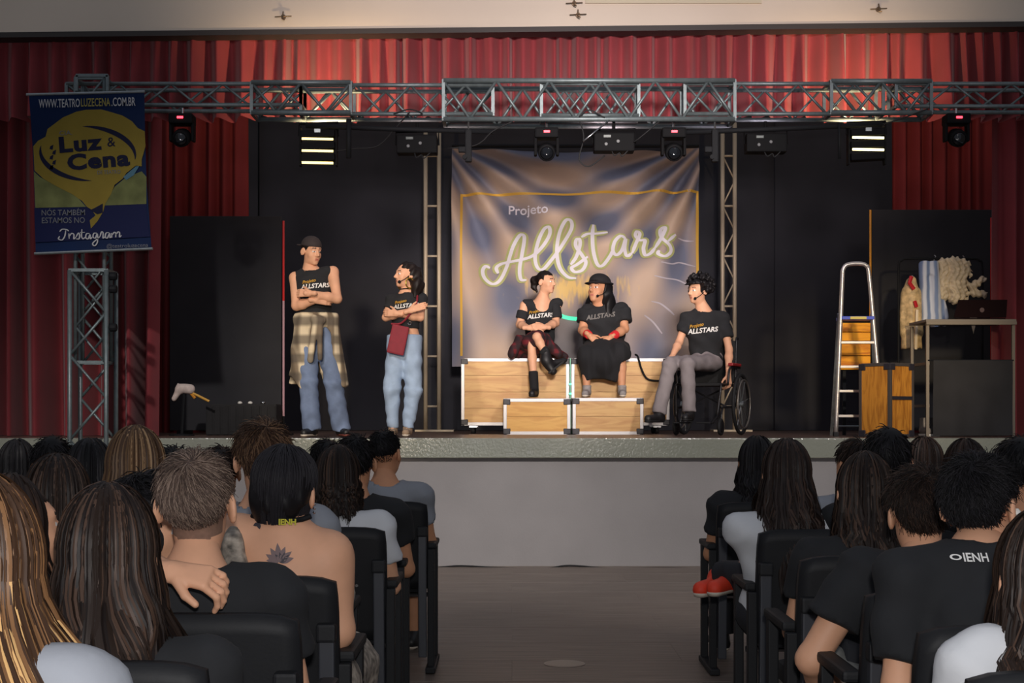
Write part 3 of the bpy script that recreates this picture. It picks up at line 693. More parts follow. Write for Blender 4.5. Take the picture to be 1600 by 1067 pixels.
for k, sst in enumerate(strokes):
    vs, fs = ribbon(CW(sst), 0.098, 0); MB(bo_).add(onto_backdrop(vs, 0.016 + 0.0006 * k), fs).build('letter_glow', M_pglow, bt)
for k, sst in enumerate(strokes):
    vs, fs = ribbon(CW(sst), 0.043, 0); MB(bo_).add(onto_backdrop(vs, 0.030 + 0.0006 * k), fs).build('letter_stroke', M_pwhite, bt)
for k, pts in enumerate([[(960, 590), (1010, 596), (1050, 588), (1115, 606)], [(930, 650), (980, 660), (1040, 668), (1100, 700)], [(920, 760), (960, 770), (1000, 800), (1020, 820)], [(890, 820), (930, 850), (970, 900)], [(1040, 480), (1070, 488), (1110, 492)]]):
    vs, fs = ribbon(CW(pts), 0.022, 0); MB(bo_).add(onto_backdrop(vs, 0.004), fs).build('light_streak', mat('printed_pale_streak', srgb(186, 178, 186), 0.7), bt)
M_green = mat('green_laser_glow', (0.05, 0.6, 0.35), 0.4, emit=(0.08, 0.95, 0.52), estr=0.55)  # laser light on the cloth, painted as a glowing streak
vs, fs = ribbon([W(872, 492, BY), W(886, 497, BY), W(908, 499, BY)], 0.045, 0, False); MB(bo_).add(onto_backdrop(vs, 0.016), fs).build('green_laser_streak', M_green, bt)
MB(bo_).tube([(bx0, BY, bz1 + .02), (bx1, BY, bz1 + .02)], 0.018, 8).build('top_bar', M_black, bt)

# ================================================================== theatre banner on the tower
NY = 11.72
def nb(x, y): return W(30 + x / 3.335, 100 + y / 3.335, NY)
no = nb(370, 560); no.y = NY; ban = thing('theatre_banner', 'blue and yellow theatre banner reading Luz & Cena on the truss tower', 'banner', no)
L0, R0, L1, R1 = (50, 158), (652, 145), (84, 986), (690, 962)
def bquad(u, v):
    a = Vector(L0).lerp(Vector(R0), u); c = Vector(L1).lerp(Vector(R1), u); 
    pinch = 14 * math.sin(PI * v) * (1 - 2 * u); q = a.lerp(c, v); return nb(q.x + pinch * 0.6 * (1 if u < .5 else 1), q.y)
def bdep(u, v): return 0.004 * math.sin(u * 9 + 1) * v + 0.003 * math.sin(v * 8)
V = []; Q = []; nx, nz_ = 24, 30
for j in range(nz_ + 1):
    for i in range(nx + 1):
        p = bquad(i / nx, j / nz_) - no; p.y += bdep(i / nx, j / nz_); V.append(tuple(p))
for j in range(nz_):
    for i in range(nx):
        a = j * (nx + 1) + i; Q.append((a, a + 1, a + nx + 2, a + nx + 1))
M_nblue = mat('banner_blue', srgb(12, 30, 64), 0.6, var=0.2, vscale=2, spec=0.1)
link('cloth', np_mesh('cloth', V, Q), M_nblue, ban, True)
MB(no).tube([nb(38, 160), nb(655, 144)], 0.012, 8).build('top_rail', M_alu, ban)
MB(no).tube([nb(80, 988), nb(696, 962)], 0.012, 8).build('bottom_rail', M_alu, ban)
for x_, y_ in ((300, 154), (440, 150), (310, 978), (450, 972)): MB(no).tube([nb(x_, y_), nb(x_, y_) + Vector((0, 0.10, 0))], 0.006, 6).build('tie', M_black, ban)
def bput(poly, m, off, name):
    MB(no).add([nb(x, y) + Vector((0, -off, 0)) for x, y in poly], [tuple(range(len(poly)))]).build(name, m, ban)
M_nyel = mat('banner_yellow', srgb(120, 104, 42), 0.65, var=0.08, vscale=5, spec=0.1); M_npale = mat('banner_pale_yellow', srgb(96, 100, 62), 0.65, var=0.3, vscale=6, spec=0.1)
M_ndark = mat('banner_dark_blue', srgb(18, 20, 44), 0.6, spec=0.1); M_nwhite = mat('banner_white', srgb(165, 165, 168), 0.6, spec=0.1); M_ngrey = mat('banner_grey_print', srgb(98, 100, 106), 0.6, spec=0.1); M_nband = mat('banner_navy', srgb(16, 22, 58), 0.6, spec=0.1)
bput([(78, 560), (110, 590), (200, 640), (300, 690), (350, 745), (86, 750)], M_npale, 0.010, 'print_field')
bput([(470, 690), (500, 640), (560, 590), (640, 560), (665, 590), (664, 730), (440, 738)], M_npale, 0.010, 'print_field')
bput([(80, 752), (664, 730), (676, 850), (684, 900), (86, 930)], M_nband, 0.009, 'print_band')
blob = [(76, 430), (100, 402), (140, 380), (150, 340), (190, 310), (230, 280), (300, 250), (350, 240), (430, 238), (480, 252), (540, 270), (590, 300), (620, 335), (656, 352), (660, 430), (640, 500), (640, 535), (610, 530), (560, 570), (540, 600), (500, 630), (480, 680), (450, 730), (440, 770), (410, 820), (376, 858), (370, 815), (400, 790), (380, 760), (355, 745), (330, 715), (280, 680), (200, 640), (130, 600), (82, 556)]
bput(blob, M_nyel, 0.012, 'print_map')
bput([(395, 752), (438, 728), (438, 776), (410, 784), (372, 762)], M_ndark, 0.0145, 'print_patch')
bput([(545, 590), (610, 535), (628, 532), (600, 580), (560, 606)], mat('banner_teal', srgb(40, 90, 110), 0.6), 0.0145, 'print_patch')
def arc(cx, cy, rx, ry, a0, a1, wmax, tilt):
    out, inn = [], []
    for i in range(25):
        t = math.radians(a0 + (a1 - a0) * i / 24); w = wmax * math.sin(PI * i / 24) ** 0.8
        for lst, k in ((out, 1), (inn, -1)):
            x = (rx + k * w / 2) * math.cos(t); y = -(ry + k * w / 2) * math.sin(t)
            lst.append((cx + x * math.cos(tilt) - y * math.sin(tilt), cy + x * math.sin(tilt) + y * math.cos(tilt)))
    return out + inn[::-1]
bput(arc(360, 468, 248, 140, -4, 100, 26, 0.10), M_ndark, 0.0145, 'print_arc')
bput(arc(360, 468, 248, 140, 172, 278, 26, 0.10), M_ndark, 0.0145, 'print_arc')
def btext(body, x, y, size_px, m, bold=0, ang=0.0, sx=1.0, space=1.0, serif=(), fit=None):
    s = size_px / 3.335 * NY / FPX
    vs, fs = text_mesh(body, s, bold * s, 0, 'CENTER', space, sx)
    if fit:
        k = fit / 3.335 * NY / FPX / (max(v.x for v in vs) - min(v.x for v in vs)); vs = [Vector((v.x * k, v.y, v.z)) for v in vs]
    c = nb(x, y); R = Matrix.Rotation(-ang, 3, 'Y')
    mbx = MB(no).add([R @ v + c + Vector((0, -0.0165, 0)) for v in vs], fs)
    for (qx, qz, qw, qh) in serif:
        mbx.add([R @ Vector((qx * s + dx_ * qw * s, 0, qz * s + dz_ * qh * s)) + c + Vector((0, -0.0165, 0)) for dx_, dz_ in ((-.5, -.5), (.5, -.5), (.5, .5), (-.5, .5))], [(0, 1, 2, 3)])
    mbx.build('lettering', m, ban)
btext('WWW.TEATRO', 213, 209, 62, M_nwhite, 0.012, 0.02, fit=214)
btext('LUZECENA', 400, 204, 60, mat('banner_olive_print', srgb(130, 120, 50), 0.6), 0.012, 0.02, fit=152)
btext('.COM.BR', 545, 201, 62, M_nwhite, 0.012, 0.02, fit=124)
btext('CIA.', 246, 362, 34, M_ngrey, 0, 0.05, fit=66)
btext('Luz', 316, 420, 108, M_ndark, 0.045, 0.08, 1.0, 1.12, fit=224)
btext('&', 482, 410, 70, M_ndark, 0.004, 0.06)
btext('Cena', 414, 507, 108, M_ndark, 0.045, 0.08, 1.0, 1.1, fit=326)
btext('DE TEATRO', 470, 566, 28, M_ngrey, 0, 0.04, fit=120)
btext('NÓS TAMBÉM', 233, 777, 42, M_ngrey, 0.004, 0.01, fit=226)
btext('ESTAMOS NO', 233, 817, 42, M_ngrey, 0.004, 0.01, fit=224)
btext('@teatroluzecena', 566, 948, 30, M_ngrey, 0, 0.03, fit=216)
ins = [[(214, 874), (228, 862), (250, 864), (262, 872)], [(246, 868), (240, 900), (226, 918), (208, 912), (214, 898)],
       [(262, 884), (264, 912)], [(264, 900), (276, 884), (288, 890), (288, 912), (298, 904)],
       [(298, 904), (312, 882), (318, 896), (314, 912), (300, 912)], [(330, 862), (328, 898), (336, 912), (346, 904)], [(320, 880), (346, 878)],
       [(370, 884), (354, 886), (350, 906), (362, 912), (372, 890), (374, 912), (384, 902)],
       [(408, 882), (392, 884), (388, 902), (400, 908), (410, 886), (410, 930), (396, 948), (386, 936), (410, 912), (424, 900)],
       [(424, 900), (432, 876), (440, 882), (440, 908), (450, 900)], [(472, 880), (456, 882), (452, 902), (462, 908), (474, 884), (476, 906), (484, 898)],
       [(484, 882), (486, 906)], [(486, 894), (498, 878), (506, 884), (506, 904)], [(506, 892), (518, 876), (526, 882), (526, 902), (536, 894)]]
for sst in ins:
    vs, fs = ribbon([nb(x, y) for x, y in sst], 0.011, 0); MB(no).add([v + Vector((0, -0.0165, 0)) for v in vs], fs).build('lettering', M_nwhite, ban)
for q in range(5):
    x = 165 + (q % 2) * 14; y = 430 + q * 26
    bput([(x, y), (x + 16, y - 8), (x + 12, y + 18), (x - 4, y + 14)], M_ndark, 0.0145, 'print_mark')

# ================================================================== flight cases
M_pine = wood_mat('pine_board', srgb(208, 164, 100), srgb(186, 134, 76), 'X', 3)
M_pine2 = wood_mat('yellow_pine_board', srgb(218, 166, 82), srgb(200, 142, 62), 'X', 4)
M_pine3 = wood_mat('amber_pine_board', srgb(196, 132, 48), srgb(146, 88, 26), 'Z', 5)
M_edge = mat('case_edge_aluminium', srgb(178, 176, 178), 0.4, 0.3)
M_edged = mat('dark_case_edge', srgb(92, 86, 84), 0.45, 0.5)
M_corner = mat('black_case_corner', srgb(40, 38, 46), 0.5)
def flight_case(label, c, dim, m, ew=0.035, casters=0.0, rz=0.0, edge=None, boards=1, band=False, vert=False):
    """box of boards with metal edge strips and corner pieces; c = centre of the base"""
    t = thing('flight_case', label, 'case', c, rz); w, d, h = dim; z0 = casters; edge = edge or M_edge
    for s in (-1, 1):
        for k in range(boards):
            bh = (h - 0.01) / boards
            MB().box((0, s * (d / 2 - 0.012), z0 + bh * (k + 0.5) + 0.005), (w - 0.01, 0.018, bh - (0.003 if boards > 1 else 0))).build('front_board' if s < 0 else 'rear_board', m, t)
        MB().box((s * (w / 2 - 0.012), 0, z0 + h / 2), (0.018, d - 0.04, h - 0.01)).build('side_board', m, t)
    MB().box((0, 0, z0 + h - 0.012), (w - 0.04, d - 0.04, 0.018)).build('lid', m, t)
    MB().box((0, 0, z0 + 0.012), (w - 0.04, d - 0.04, 0.018)).build('base_board', m, t)
    e = ew
    for a in (-1, 1):
        for bq in (-1, 1):
            for ctr, dm in (((0, a * (d / 2 - e / 2 + 0.003), z0 + h / 2 + bq * (h / 2 - e / 2 + 0.003)), (w - 0.06, e, e)),
                            ((a * (w / 2 - e / 2 + 0.003), 0, z0 + h / 2 + bq * (h / 2 - e / 2 + 0.003)), (e, d - 0.06, e)),
                            ((a * (w / 2 - e / 2 + 0.003), bq * (d / 2 - e / 2 + 0.003), z0 + h / 2), (e, e, h - 0.06))):
                MB().box(ctr, dm, bev=0.003).build('edge_strip', edge, t)
            for cz in (-1, 1):
                q = 0.075
                MB().box((a * (w / 2 - q / 2 + 0.006), bq * (d / 2 - q / 2 + 0.006), z0 + h / 2 + cz * (h / 2 - q / 2 + 0.006)), (q, q, q * 0.8), bev=0.008).build('corner', M_corner, t)
            if casters:
                k = thing_part('caster', t)
                MB().box((a * (w / 2 - 0.12), bq * (d / 2 - 0.1), casters - 0.012), (0.08, 0.06, 0.02)).build('caster_plate', M_chrome, k)
                MB().lathe((a * (w / 2 - 0.12) - 0.02, bq * (d / 2 - 0.1), casters * 0.42), [(casters * 0.36, 0), (casters * 0.42, 0.008), (casters * 0.42, 0.03), (casters * 0.36, 0.038)], 14, (1, 0, 0)).build('caster_wheel', M_rubber, k)
    if band: MB().box((w / 2 + 0.004, 0, z0 + h * 0.53), (0.012, d - 0.06, 0.03)).build('band', M_corner, t)
    return t
def thing_part(name, parent):
    o = MB().box((0, 0, -0.0), (0.001, 0.001, 0.001)).build(name, M_black, parent); return o
CY = 14.9   # front of the tall cases
def case_px(label, x0, x1, ptop, yfront, depth, **k):
    z1 = W(0, ptop, yfront).z; c = Vector(((xpx(x0, yfront) + xpx(x1, yfront)) / 2, yfront + depth / 2, STZ))
    return flight_case(label, c, (xpx(x1, yfront) - xpx(x0, yfront), depth, z1 - STZ - k.get('casters', 0)), **k)
case_px('large pine flight case on casters under the man in a plaid kilt', 721, 889, 560, CY, 0.62, m=M_pine, casters=0.09, boards=4)
case_px('large pine flight case behind the woman in a black hat', 893, 1046, 560, CY, 0.62, m=M_pine, casters=0.09, boards=4)
case_px('small yellow pine case used as a step, left of the pair', 787, 891, 623, 14.42, 0.42, m=M_pine2, boards=2)
case_px('small pine case used as a step, right of the pair', 895, 1005, 622, 14.42, 0.42, m=M_pine, boards=2)
c0 = W(995, 556, 14.86)
o = MB(c0).tube(crom([W(993, 554, 14.95), W(997, 558, 14.86), W(1003, 578, 14.86), W(1012, 592, 14.86), W(1030, 595, 14.86), W(1044, 592, 14.86)], 5), 0.011, 6).build('strap', M_black, None, True); o.location = c0; tag(o, 'black strap hanging down the large case beside the wheelchair', 'strap')
# case standing on end at the right, turned by its corner
flight_case('upright amber pine flight case with dark edges beside the step ladder', (xpx(1385, 12.84), 12.84, STZ), (0.34, 0.34, W(0, 567, 12.62).z - STZ), M_pine3, 0.03, 0, math.radians(-52), M_edged, 1, True)
gx_ = xpx(891.2, 14.8)  # laser light between the cases, built as a glowing strip and dots
g0 = Vector((gx_, 14.8, STZ)); gt = thing('green_laser_light', 'green laser light, built as a glowing strip between the two large cases', 'laser light', g0)
MB(g0).box((gx_, 14.82, STZ + 0.40), (0.012, 0.012, 0.78)).build('tube', mat('laser_strip_glow', (0.02, 0.18, 0.1), 0.4, emit=(0.02, 0.45, 0.2), estr=0.35), gt)
for pz in (600, 615): MB(g0).box((gx_, 14.81, W(0, pz, 14.8).z), (0.028, 0.014, 0.016)).build('lamp', mat('laser_dot_glow', (0.1, .8, .4), .4, emit=(0.05, 1, 0.45), estr=1.6), gt)

# ================================================================== step ladder
LY = 13.1
lo = Vector((xpx(1340, LY), LY, STZ)); ld = thing('step_ladder', 'aluminium step ladder with a blue and yellow top step', 'ladder', lo)
M_lad = mat('ladder_aluminium', srgb(206, 200, 196), 0.3, 0.7)
def lp(px, py, Y=LY): return W(px, py, Y)
zb = lambda px, Y=LY: Vector((xpx(px, Y), Y, STZ))
hoop = crom([zb(1306), lp(1311, 560), lp(1316, 440), lp(1318, 420), lp(1326, 413), lp(1345, 412), lp(1354, 416), lp(1358, 430), lp(1368, 540), Vector((xpx(1381, LY), LY, STZ))], 5)
MB(lo).tube(hoop, 0.020, 8).build('front_frame', M_lad, ld, True)
for (xa, xb) in ((1311, 1299), (1362, 1372)):
    a = lp(xa, 490, LY + 0.1); b2 = Vector((xpx(xb, LY + 0.62), LY + 0.62, STZ))
    MB(lo).bar(a, b2, 0.03, 0.02).build('rear_rail', M_alu, ld)
xl = lambda py: 1306 + (682 - py) * (1317 - 1306) / 250; xr = lambda py: 1381 - (682 - py) * (1381 - 1359) / 250
for py in (535, 573, 611, 650):
    a, b2 = lp(xl(py), py), lp(xr(py), py); MB(lo).box((a + b2) / 2 + Vector((0, 0.03, 0)), ((b2 - a).length, 0.09, 0.024), bev=0.003).build('step', M_lad, ld)
a, b2 = lp(xl(497), 497), lp(xr(497), 497)
stp = MB(lo).box((a + b2) / 2 + Vector((0, 0.08, 0)), ((b2 - a).length, 0.24, 0.030), bev=0.003).build('top_step', mat('blue_step', srgb(40, 70, 190), 0.4), ld)
MB(lo).box((a + b2) / 2 + Vector((0, -0.043, 0)), ((b2 - a).length * 0.5, 0.008, 0.024)).build('sticker', mat('yellow_sticker', srgb(210, 190, 90), 0.5), stp)
MB(lo).tube([W(1299, 666, LY + 0.6), W(1372, 666, LY + 0.6)], 0.010, 6).build('rear_brace', M_alu, ld)
for px in (1306, 1381): MB(lo).box(zb(px) + Vector((0, 0, 0.02)), (0.045, 0.06, 0.04), bev=0.004).build('foot', M_rubber, ld)
pg = Vector((xpx(1338, 13.9), 13.95, STZ)); pt = thing('amber_board', 'glossy amber board standing behind the step ladder', 'board', pg)
M_amb = wood_mat('amber_gloss_board', srgb(250, 168, 26), srgb(196, 106, 12), 'X', 3, 0.2)
zz = [W(0, p, 13.95).z for p in (504, 519, 533, 556, 578)]
for k in range(4): MB(pg).box((pg.x, 13.95, (zz[k] + zz[k + 1]) / 2), (xpx(1361, 13.95) - xpx(1314, 13.95), 0.03, zz[k] - zz[k + 1] - 0.006), bev=0.004).build('slat', M_amb, pt)
for s in (-1, 1): MB(pg).box((pg.x + s * 0.1, 13.98, (STZ + zz[0]) / 2), (0.03, 0.02, zz[0] - STZ)).build('leg', M_black, pt)

# ================================================================== laptop table, drape, laptop
TY2 = 13.0
tx0, tx1 = xpx(1449, TY2), xpx(1583, TY2); tz = W(0, 499, TY2).z
to2 = Vector(((tx0 + tx1) / 2, TY2 + 0.25, STZ)); tbl = thing('metal_table', 'tall metal frame table with a black drape across its lower half', 'table', to2)
MB(to2).box((to2.x, to2.y, tz - 0.012), (tx1 - tx0 + 0.04, 0.56, 0.024), bev=0.003).build('tabletop', mat('grey_tabletop', srgb(120, 110, 98), 0.5), tbl)
MB(to2).box((to2.x, TY2 - 0.03, tz - 0.035), (tx1 - tx0 + 0.04, 0.02, 0.03)).build('apron', mat('table_frame_metal', srgb(118, 108, 96), 0.5, 0.3), tbl)
for x in (tx0, tx1):
    for y_ in (TY2, TY2 + 0.5): MB(to2).box((x, y_, (STZ + tz) / 2 - 0.02), (0.028, 0.028, tz - STZ - 0.03)).build('leg', mat('table_frame_metal', srgb(118, 108, 96), 0.5, 0.3), tbl)
for x in (tx0,):
    for pz in (568, 634): MB(to2).box((x + 0.005, TY2 + 0.25, W(0, pz, TY2).z), (0.025, 0.52, 0.025)).build('side_rail', MATS['table_frame_metal'], tbl)
# drape hangs from a rail as cloth
dr = []; 
n = 60; V = []; Q = []; zd1 = W(0, 563, TY2).z
for j in range(13):
    for i in range(n + 1):
        u = i / n; v = j / 12; x = tx0 + 0.05 + (tx1 - tx0 - 0.06) * u
        V.append((x - to2.x, TY2 - 0.02 + 0.012 * math.sin(u * 17 + v) * v + 0.02 * math.sin(u * 6 + 3 * v) * v - to2.y, zd1 + (STZ + 0.01 - zd1) * v - STZ))
for j in range(12):
    for i in range(n): a = j * (n + 1) + i; Q.append((a, a + 1, a + n + 2, a + n + 1))
link('drape', np_mesh('drape', V, Q), mat('charcoal_drape', srgb(40, 39, 41), 0.9, var=0.2, vscale=4), tbl, True)
MB(to2).tube([(tx0, TY2 - .01, zd1), (tx1, TY2 - .01, zd1)], 0.008, 6).build('drape_rail', M_black, tbl)
lc = Vector((xpx(1532, TY2 + .2), TY2 + 0.2, tz)); lap = thing('laptop', 'dark maroon laptop open on the metal table, lid towards the hall', 'laptop', lc)
M_lap = mat('maroon_laptop', srgb(24, 9, 11), 0.8, spec=0.1)
MB(lc).prism([(lc.x - 0.25, tz + 0.03), (lc.x + 0.235, tz + 0.03), (lc.x + 0.245, tz + 0.195), (lc.x - 0.205, tz + 0.195)], lc.y - 0.012, lc.y + 0.004).build('lid', M_lap, lap)
MB(lc).box(lc + Vector((0, 0.13, 0.014)), (0.46, 0.27, 0.024), bev=0.004).build('keyboard_base', M_lap, lap)
MB(lc).lathe(lc + Vector((0.01, -0.012, 0.10)), [(0.022, 0), (0.022, 0.003)], 16, (0, -1, 0)).build('emblem', mat('dull_emblem', srgb(84, 60, 60), 0.4), lap)
# shoes under the table
for k, (px, py) in enumerate(((1446, 672), (1456, 668))):
    c = W(px, 681, 13.2); c.z = STZ
    t = thing('boot', ('grey boot beside the amber case, on the left of the pair', 'grey boot beside the table leg, on the right of the pair')[k], 'boot', c)
    F = Field(c + Vector((-.1, -.16, -.01)), c + Vector((.1, .16, .25)), 0.010); F.cone(c + Vector((0, -.08, .045)), c + Vector((0, .05, .05)), 0.038, 0.042); F.cone(c + Vector((0, .05, .05)), c + Vector((0.01, .06, .17)), 0.042, 0.045, flat=True)
    V, Q = F.mesh(); link('upper', np_mesh('upper', V - np.array(c), Q), mat(('boot_grey', 'boot_dark')[k], srgb(*((128, 120, 112), (60, 58, 60))[k]), 0.7, var=.2), t, True)
    MB(c).box(c + Vector((0, -.015, .012)), (.085, .2, .024), bev=.01).build('sole', M_white, t)

# ================================================================== clothes rack with costumes
RY = 13.75
rx0, rx1 = xpx(1404, RY), xpx(1535, RY); rz_ = W(0, 404, RY).z
ro = Vector(((rx0 + rx1) / 2, RY, STZ)); rk = thing('clothes_rack', 'thin black garment rail holding costumes behind the metal table', 'clothes rack', ro)
MB(ro).tube(crom([(rx0, RY, STZ + .04), (rx0, RY, STZ + 1.0), (rx0, RY, rz_ - .1), (rx0 + .03, RY, rz_ - .02), (rx0 + .12, RY, rz_), (rx1 - .12, RY, rz_), (rx1 - .03, RY, rz_ - .02), (rx1, RY, rz_ - .1), (rx1, RY, STZ + 1.0), (rx1, RY, STZ + .04)], 4), 0.011, 8).build('rail', M_black, rk, True)
for x in (rx0, rx1): MB(ro).bar((x, RY - .22, STZ + .03), (x, RY + .22, STZ + .03), 0.03).build('foot', M_black, rk)
def garment(name, label, cat, prims, m, h=0.012, warp=None, clip=None, extra=()):
    pts = [p for pr in prims for p in (pr[0], pr[1])]; lo_ = np.min([np.array(p) for p in pts], 0) - 0.14; hi_ = np.max([np.array(p) for p in pts], 0) + 0.14
    F = Field(lo_, hi_, h)
    for pr in prims: F.cone(pr[0], pr[1], pr[2], pr[3], k=pr[4] if len(pr) > 4 else 0.03, flat=len(pr) > 5)
    if warp: F.warp(warp)
    if clip: F.clip(clip)
    V, Q = F.mesh(); c = Vector(((lo_[0] + hi_[0]) / 2, RY, float(hi_[2]) - 0.14)); t = thing(name, label, cat, c)
    link('cloth', np_mesh('cloth', V - np.array(c), Q), m, t, True)
    MB(c).tube(crom([c + Vector((0, 0, -.03)), c + Vector((0, 0, .02)), c + Vector((0.015, 0, .045)), c + Vector((0, 0, .06))], 4), 0.004, 5).build('hanger', M_chrome, t)
    for nm, mb_, mm in extra: mb_.build(nm, mm, t)
    return t, c
g = lambda px, py, dy=0.0: W(px, py, RY + dy)
M_gold = mat('gold_brocade', srgb(206, 176, 128), 0.5, var=0.35, vscale=22, bump=0.5, bscale=60)
t, c = garment('costume_jacket', 'long gold brocade costume coat with red collar hanging on the rack', 'coat',
   [(g(1424, 440), g(1424, 452), 0.05, 0.075), (g(1424, 452), g(1424, 545), 0.082, 0.098, 0.03, 1), (g(1413, 460), g(1412, 520), 0.034, 0.036), (g(1436, 460), g(1437, 520), 0.034, 0.036)], M_gold,
   warp=lambda X, Y, Z: 0.006 * np.sin(X * 70) * np.sin(Z * 9))
MB(c).tube([g(1424, 432, -.09), g(1421, 442, -.1), g(1428, 452, -.1)], 0.02, 6).build('collar', mat('red_satin', srgb(190, 30, 40), 0.4), t)
MB(c).tube([g(1429, 470, -.11), g(1432, 480, -.11)], 0.018, 6).build('trim', MATS['red_satin'], t)
MB(c).tube([g(1433, 484, -.11), g(1431, 546, -.115)], 0.014, 6).build('lapel', mat('pale_satin', srgb(240, 220, 190), 0.3), t)
M_lb = bpy.data.materials.new('pale_blue_stripe'); M_lb.use_nodes = True; nt = M_lb.node_tree; b = nt.nodes['Principled BSDF']; b.inputs['Roughness'].default_value = .7
tc = nt.nodes.new('ShaderNodeTexCoord'); wv = nt.nodes.new('ShaderNodeTexWave'); wv.bands_direction = 'X'; wv.inputs['Scale'].default_value = 4.5; wv.inputs['Distortion'].default_value = 1.5
rr = nt.nodes.new('ShaderNodeValToRGB'); rr.color_ramp.elements[0].color = (*srgb(120, 140, 178), 1); rr.color_ramp.elements[1].color = (*srgb(206, 212, 226), 1); rr.color_ramp.elements[0].position = .2; rr.color_ramp.elements[1].position = .8
nt.links.new(tc.outputs['Object'], wv.inputs[0]); nt.links.new(wv.outputs[1], rr.inputs[0]); nt.links.new(rr.outputs[0], b.inputs[0])
garment('costume_trousers', 'pale blue striped costume trousers hanging on the rack', 'trousers',
   [(g(1443, 410), g(1449, 505), 0.05, 0.068, .03, 1), (g(1458, 410), g(1464, 510), 0.055, 0.075, .03, 1), (g(1450, 408), g(1452, 430), 0.06, 0.065, .03, 1), (g(1470, 470), g(1476, 495), .03, .035)], M_lb,
   warp=lambda X, Y, Z: 0.010 * np.sin(X * 55) , clip=lambda X, Y, Z: Z - W(0, 408, RY).z)
M_cream = mat('cream_lace', srgb(214, 196, 166), 0.8, var=0.22, vscale=16, bump=0.8, bscale=45)
garment('costume_blouse', 'cream ruffled costume blouse hanging on the rack above the laptop', 'blouse',
   [(g(1470, 410), g(1505, 409), 0.035, 0.035), (g(1474, 412), g(1474, 462), .05, .05), (g(1490, 412), g(1492, 465), 0.065, 0.07), (g(1504, 420), g(1503, 465), .05, .045), (g(1512, 412), g(1516, 430), .025, .02),
    (g(1518, 448), g(1536, 436), .04, .03), (g(1520, 458), g(1538, 460), .04, .035), (g(1510, 470), g(1508, 492), .022, .006)], M_cream,
   h=0.009, warp=lambda X, Y, Z: 0.007 * np.sin(X * 120 + 3 * np.sin(Z * 25)) + 0.006 * np.sin(Z * 140 + 4 * np.sin(X * 31)) * np.sin(X * 47))
c = W(1520, 508, 13.6); o = MB(c).add([W(1515, 496, 13.6), W(1527, 496, 13.6), W(1521, 522, 13.6), W(1515, 496, 13.615), W(1527, 496, 13.615), W(1521, 522, 13.615)], [(0, 1, 2), (5, 4, 3), (0, 3, 4, 1), (1, 4, 5, 2), (2, 5, 3, 0)]).build('pennant', M_cream); o.location = c; tag(o, 'small cream cloth point hanging below the table top', 'pennant')
# ================================================================== hobby horse and black box at the left
HYY = 13.6
hc = W(284, 682, HYY); hc.z = STZ; t = thing('hobby_horse', 'white toy horse head on a yellow stick, propped on a black stand', 'toy', hc)
F = Field(np.array(W(264, 650, HYY)) - .15, np.array(W(335, 590, HYY)) + .15, 0.010)
q = lambda px, py, d=0: W(px, py, HYY + d)
F.cone(q(281, 607), q(297, 608), 0.040, 0.048, k=.03); F.cone(q(281, 608), q(272, 623), .036, .024, k=.03); F.cone(q(279, 603), q(278, 599), .014, .006, k=.015); F.ell(q(288, 606), (.05, .05, .03), k=.03)
V, Q = F.mesh(); link('horse_head', np_mesh('horse_head', V - np.array(hc), Q), mat('white_plush', srgb(214, 196, 186), 0.9, var=.1, vscale=30), t, True)
MB(hc).tube([q(299, 613), q(327, 627)], 0.012, 8).build('stick', mat('yellow_stick', srgb(214, 160, 60), 0.5), t)
MB(hc).tube([q(296, 612), q(305, 622)], 0.014, 6).build('strap', mat('orange_strap', srgb(210, 140, 40), .6), t)
MB(hc).tube([hc, q(288, 613)], 0.016, 8).build('stand', M_black, t); MB(hc).lathe(hc, [(.12, 0), (.12, .012), (.02, .02)], 16).build('base', M_black, t)
bc = Vector((xpx(378, 13.9), 13.9, STZ)); t = thing('draped_box', 'low black draped box before the left screen', 'box', bc)
bw_, bh_ = xpx(440, 13.9) - xpx(330, 13.9), W(0, 631, 13.9).z - STZ
MB(bc).box(bc + Vector((0, .15, bh_ / 2)), (bw_, .4, bh_), bev=.012).build('body', mat('box_drape', srgb(34, 33, 34), .9, var=.2), t)
for k in range(9): MB(bc).box(bc + Vector((-bw_ / 2 + bw_ * (k + .5) / 9, -.052, bh_ / 2 - .01)), (bw_ / 12, .012, bh_ - .03), bev=.005).build('pleat', MATS['box_drape'], t)
for k, (px, lab) in enumerate(((375, 'left'), (391, 'middle'), (411, 'right'))):
    c = W(px, 631, 13.95); c.z = STZ + bh_
    o = MB(c).lathe(c, [(.018, 0), (.024, .008), (.02, .02), (.006, .026)], 10).build('candle_cup', (M_white if k < 2 else M_chrome), None, True); o.location = c; tag(o, f'tiny pale cup on the black draped box, {lab} of three', 'cup')
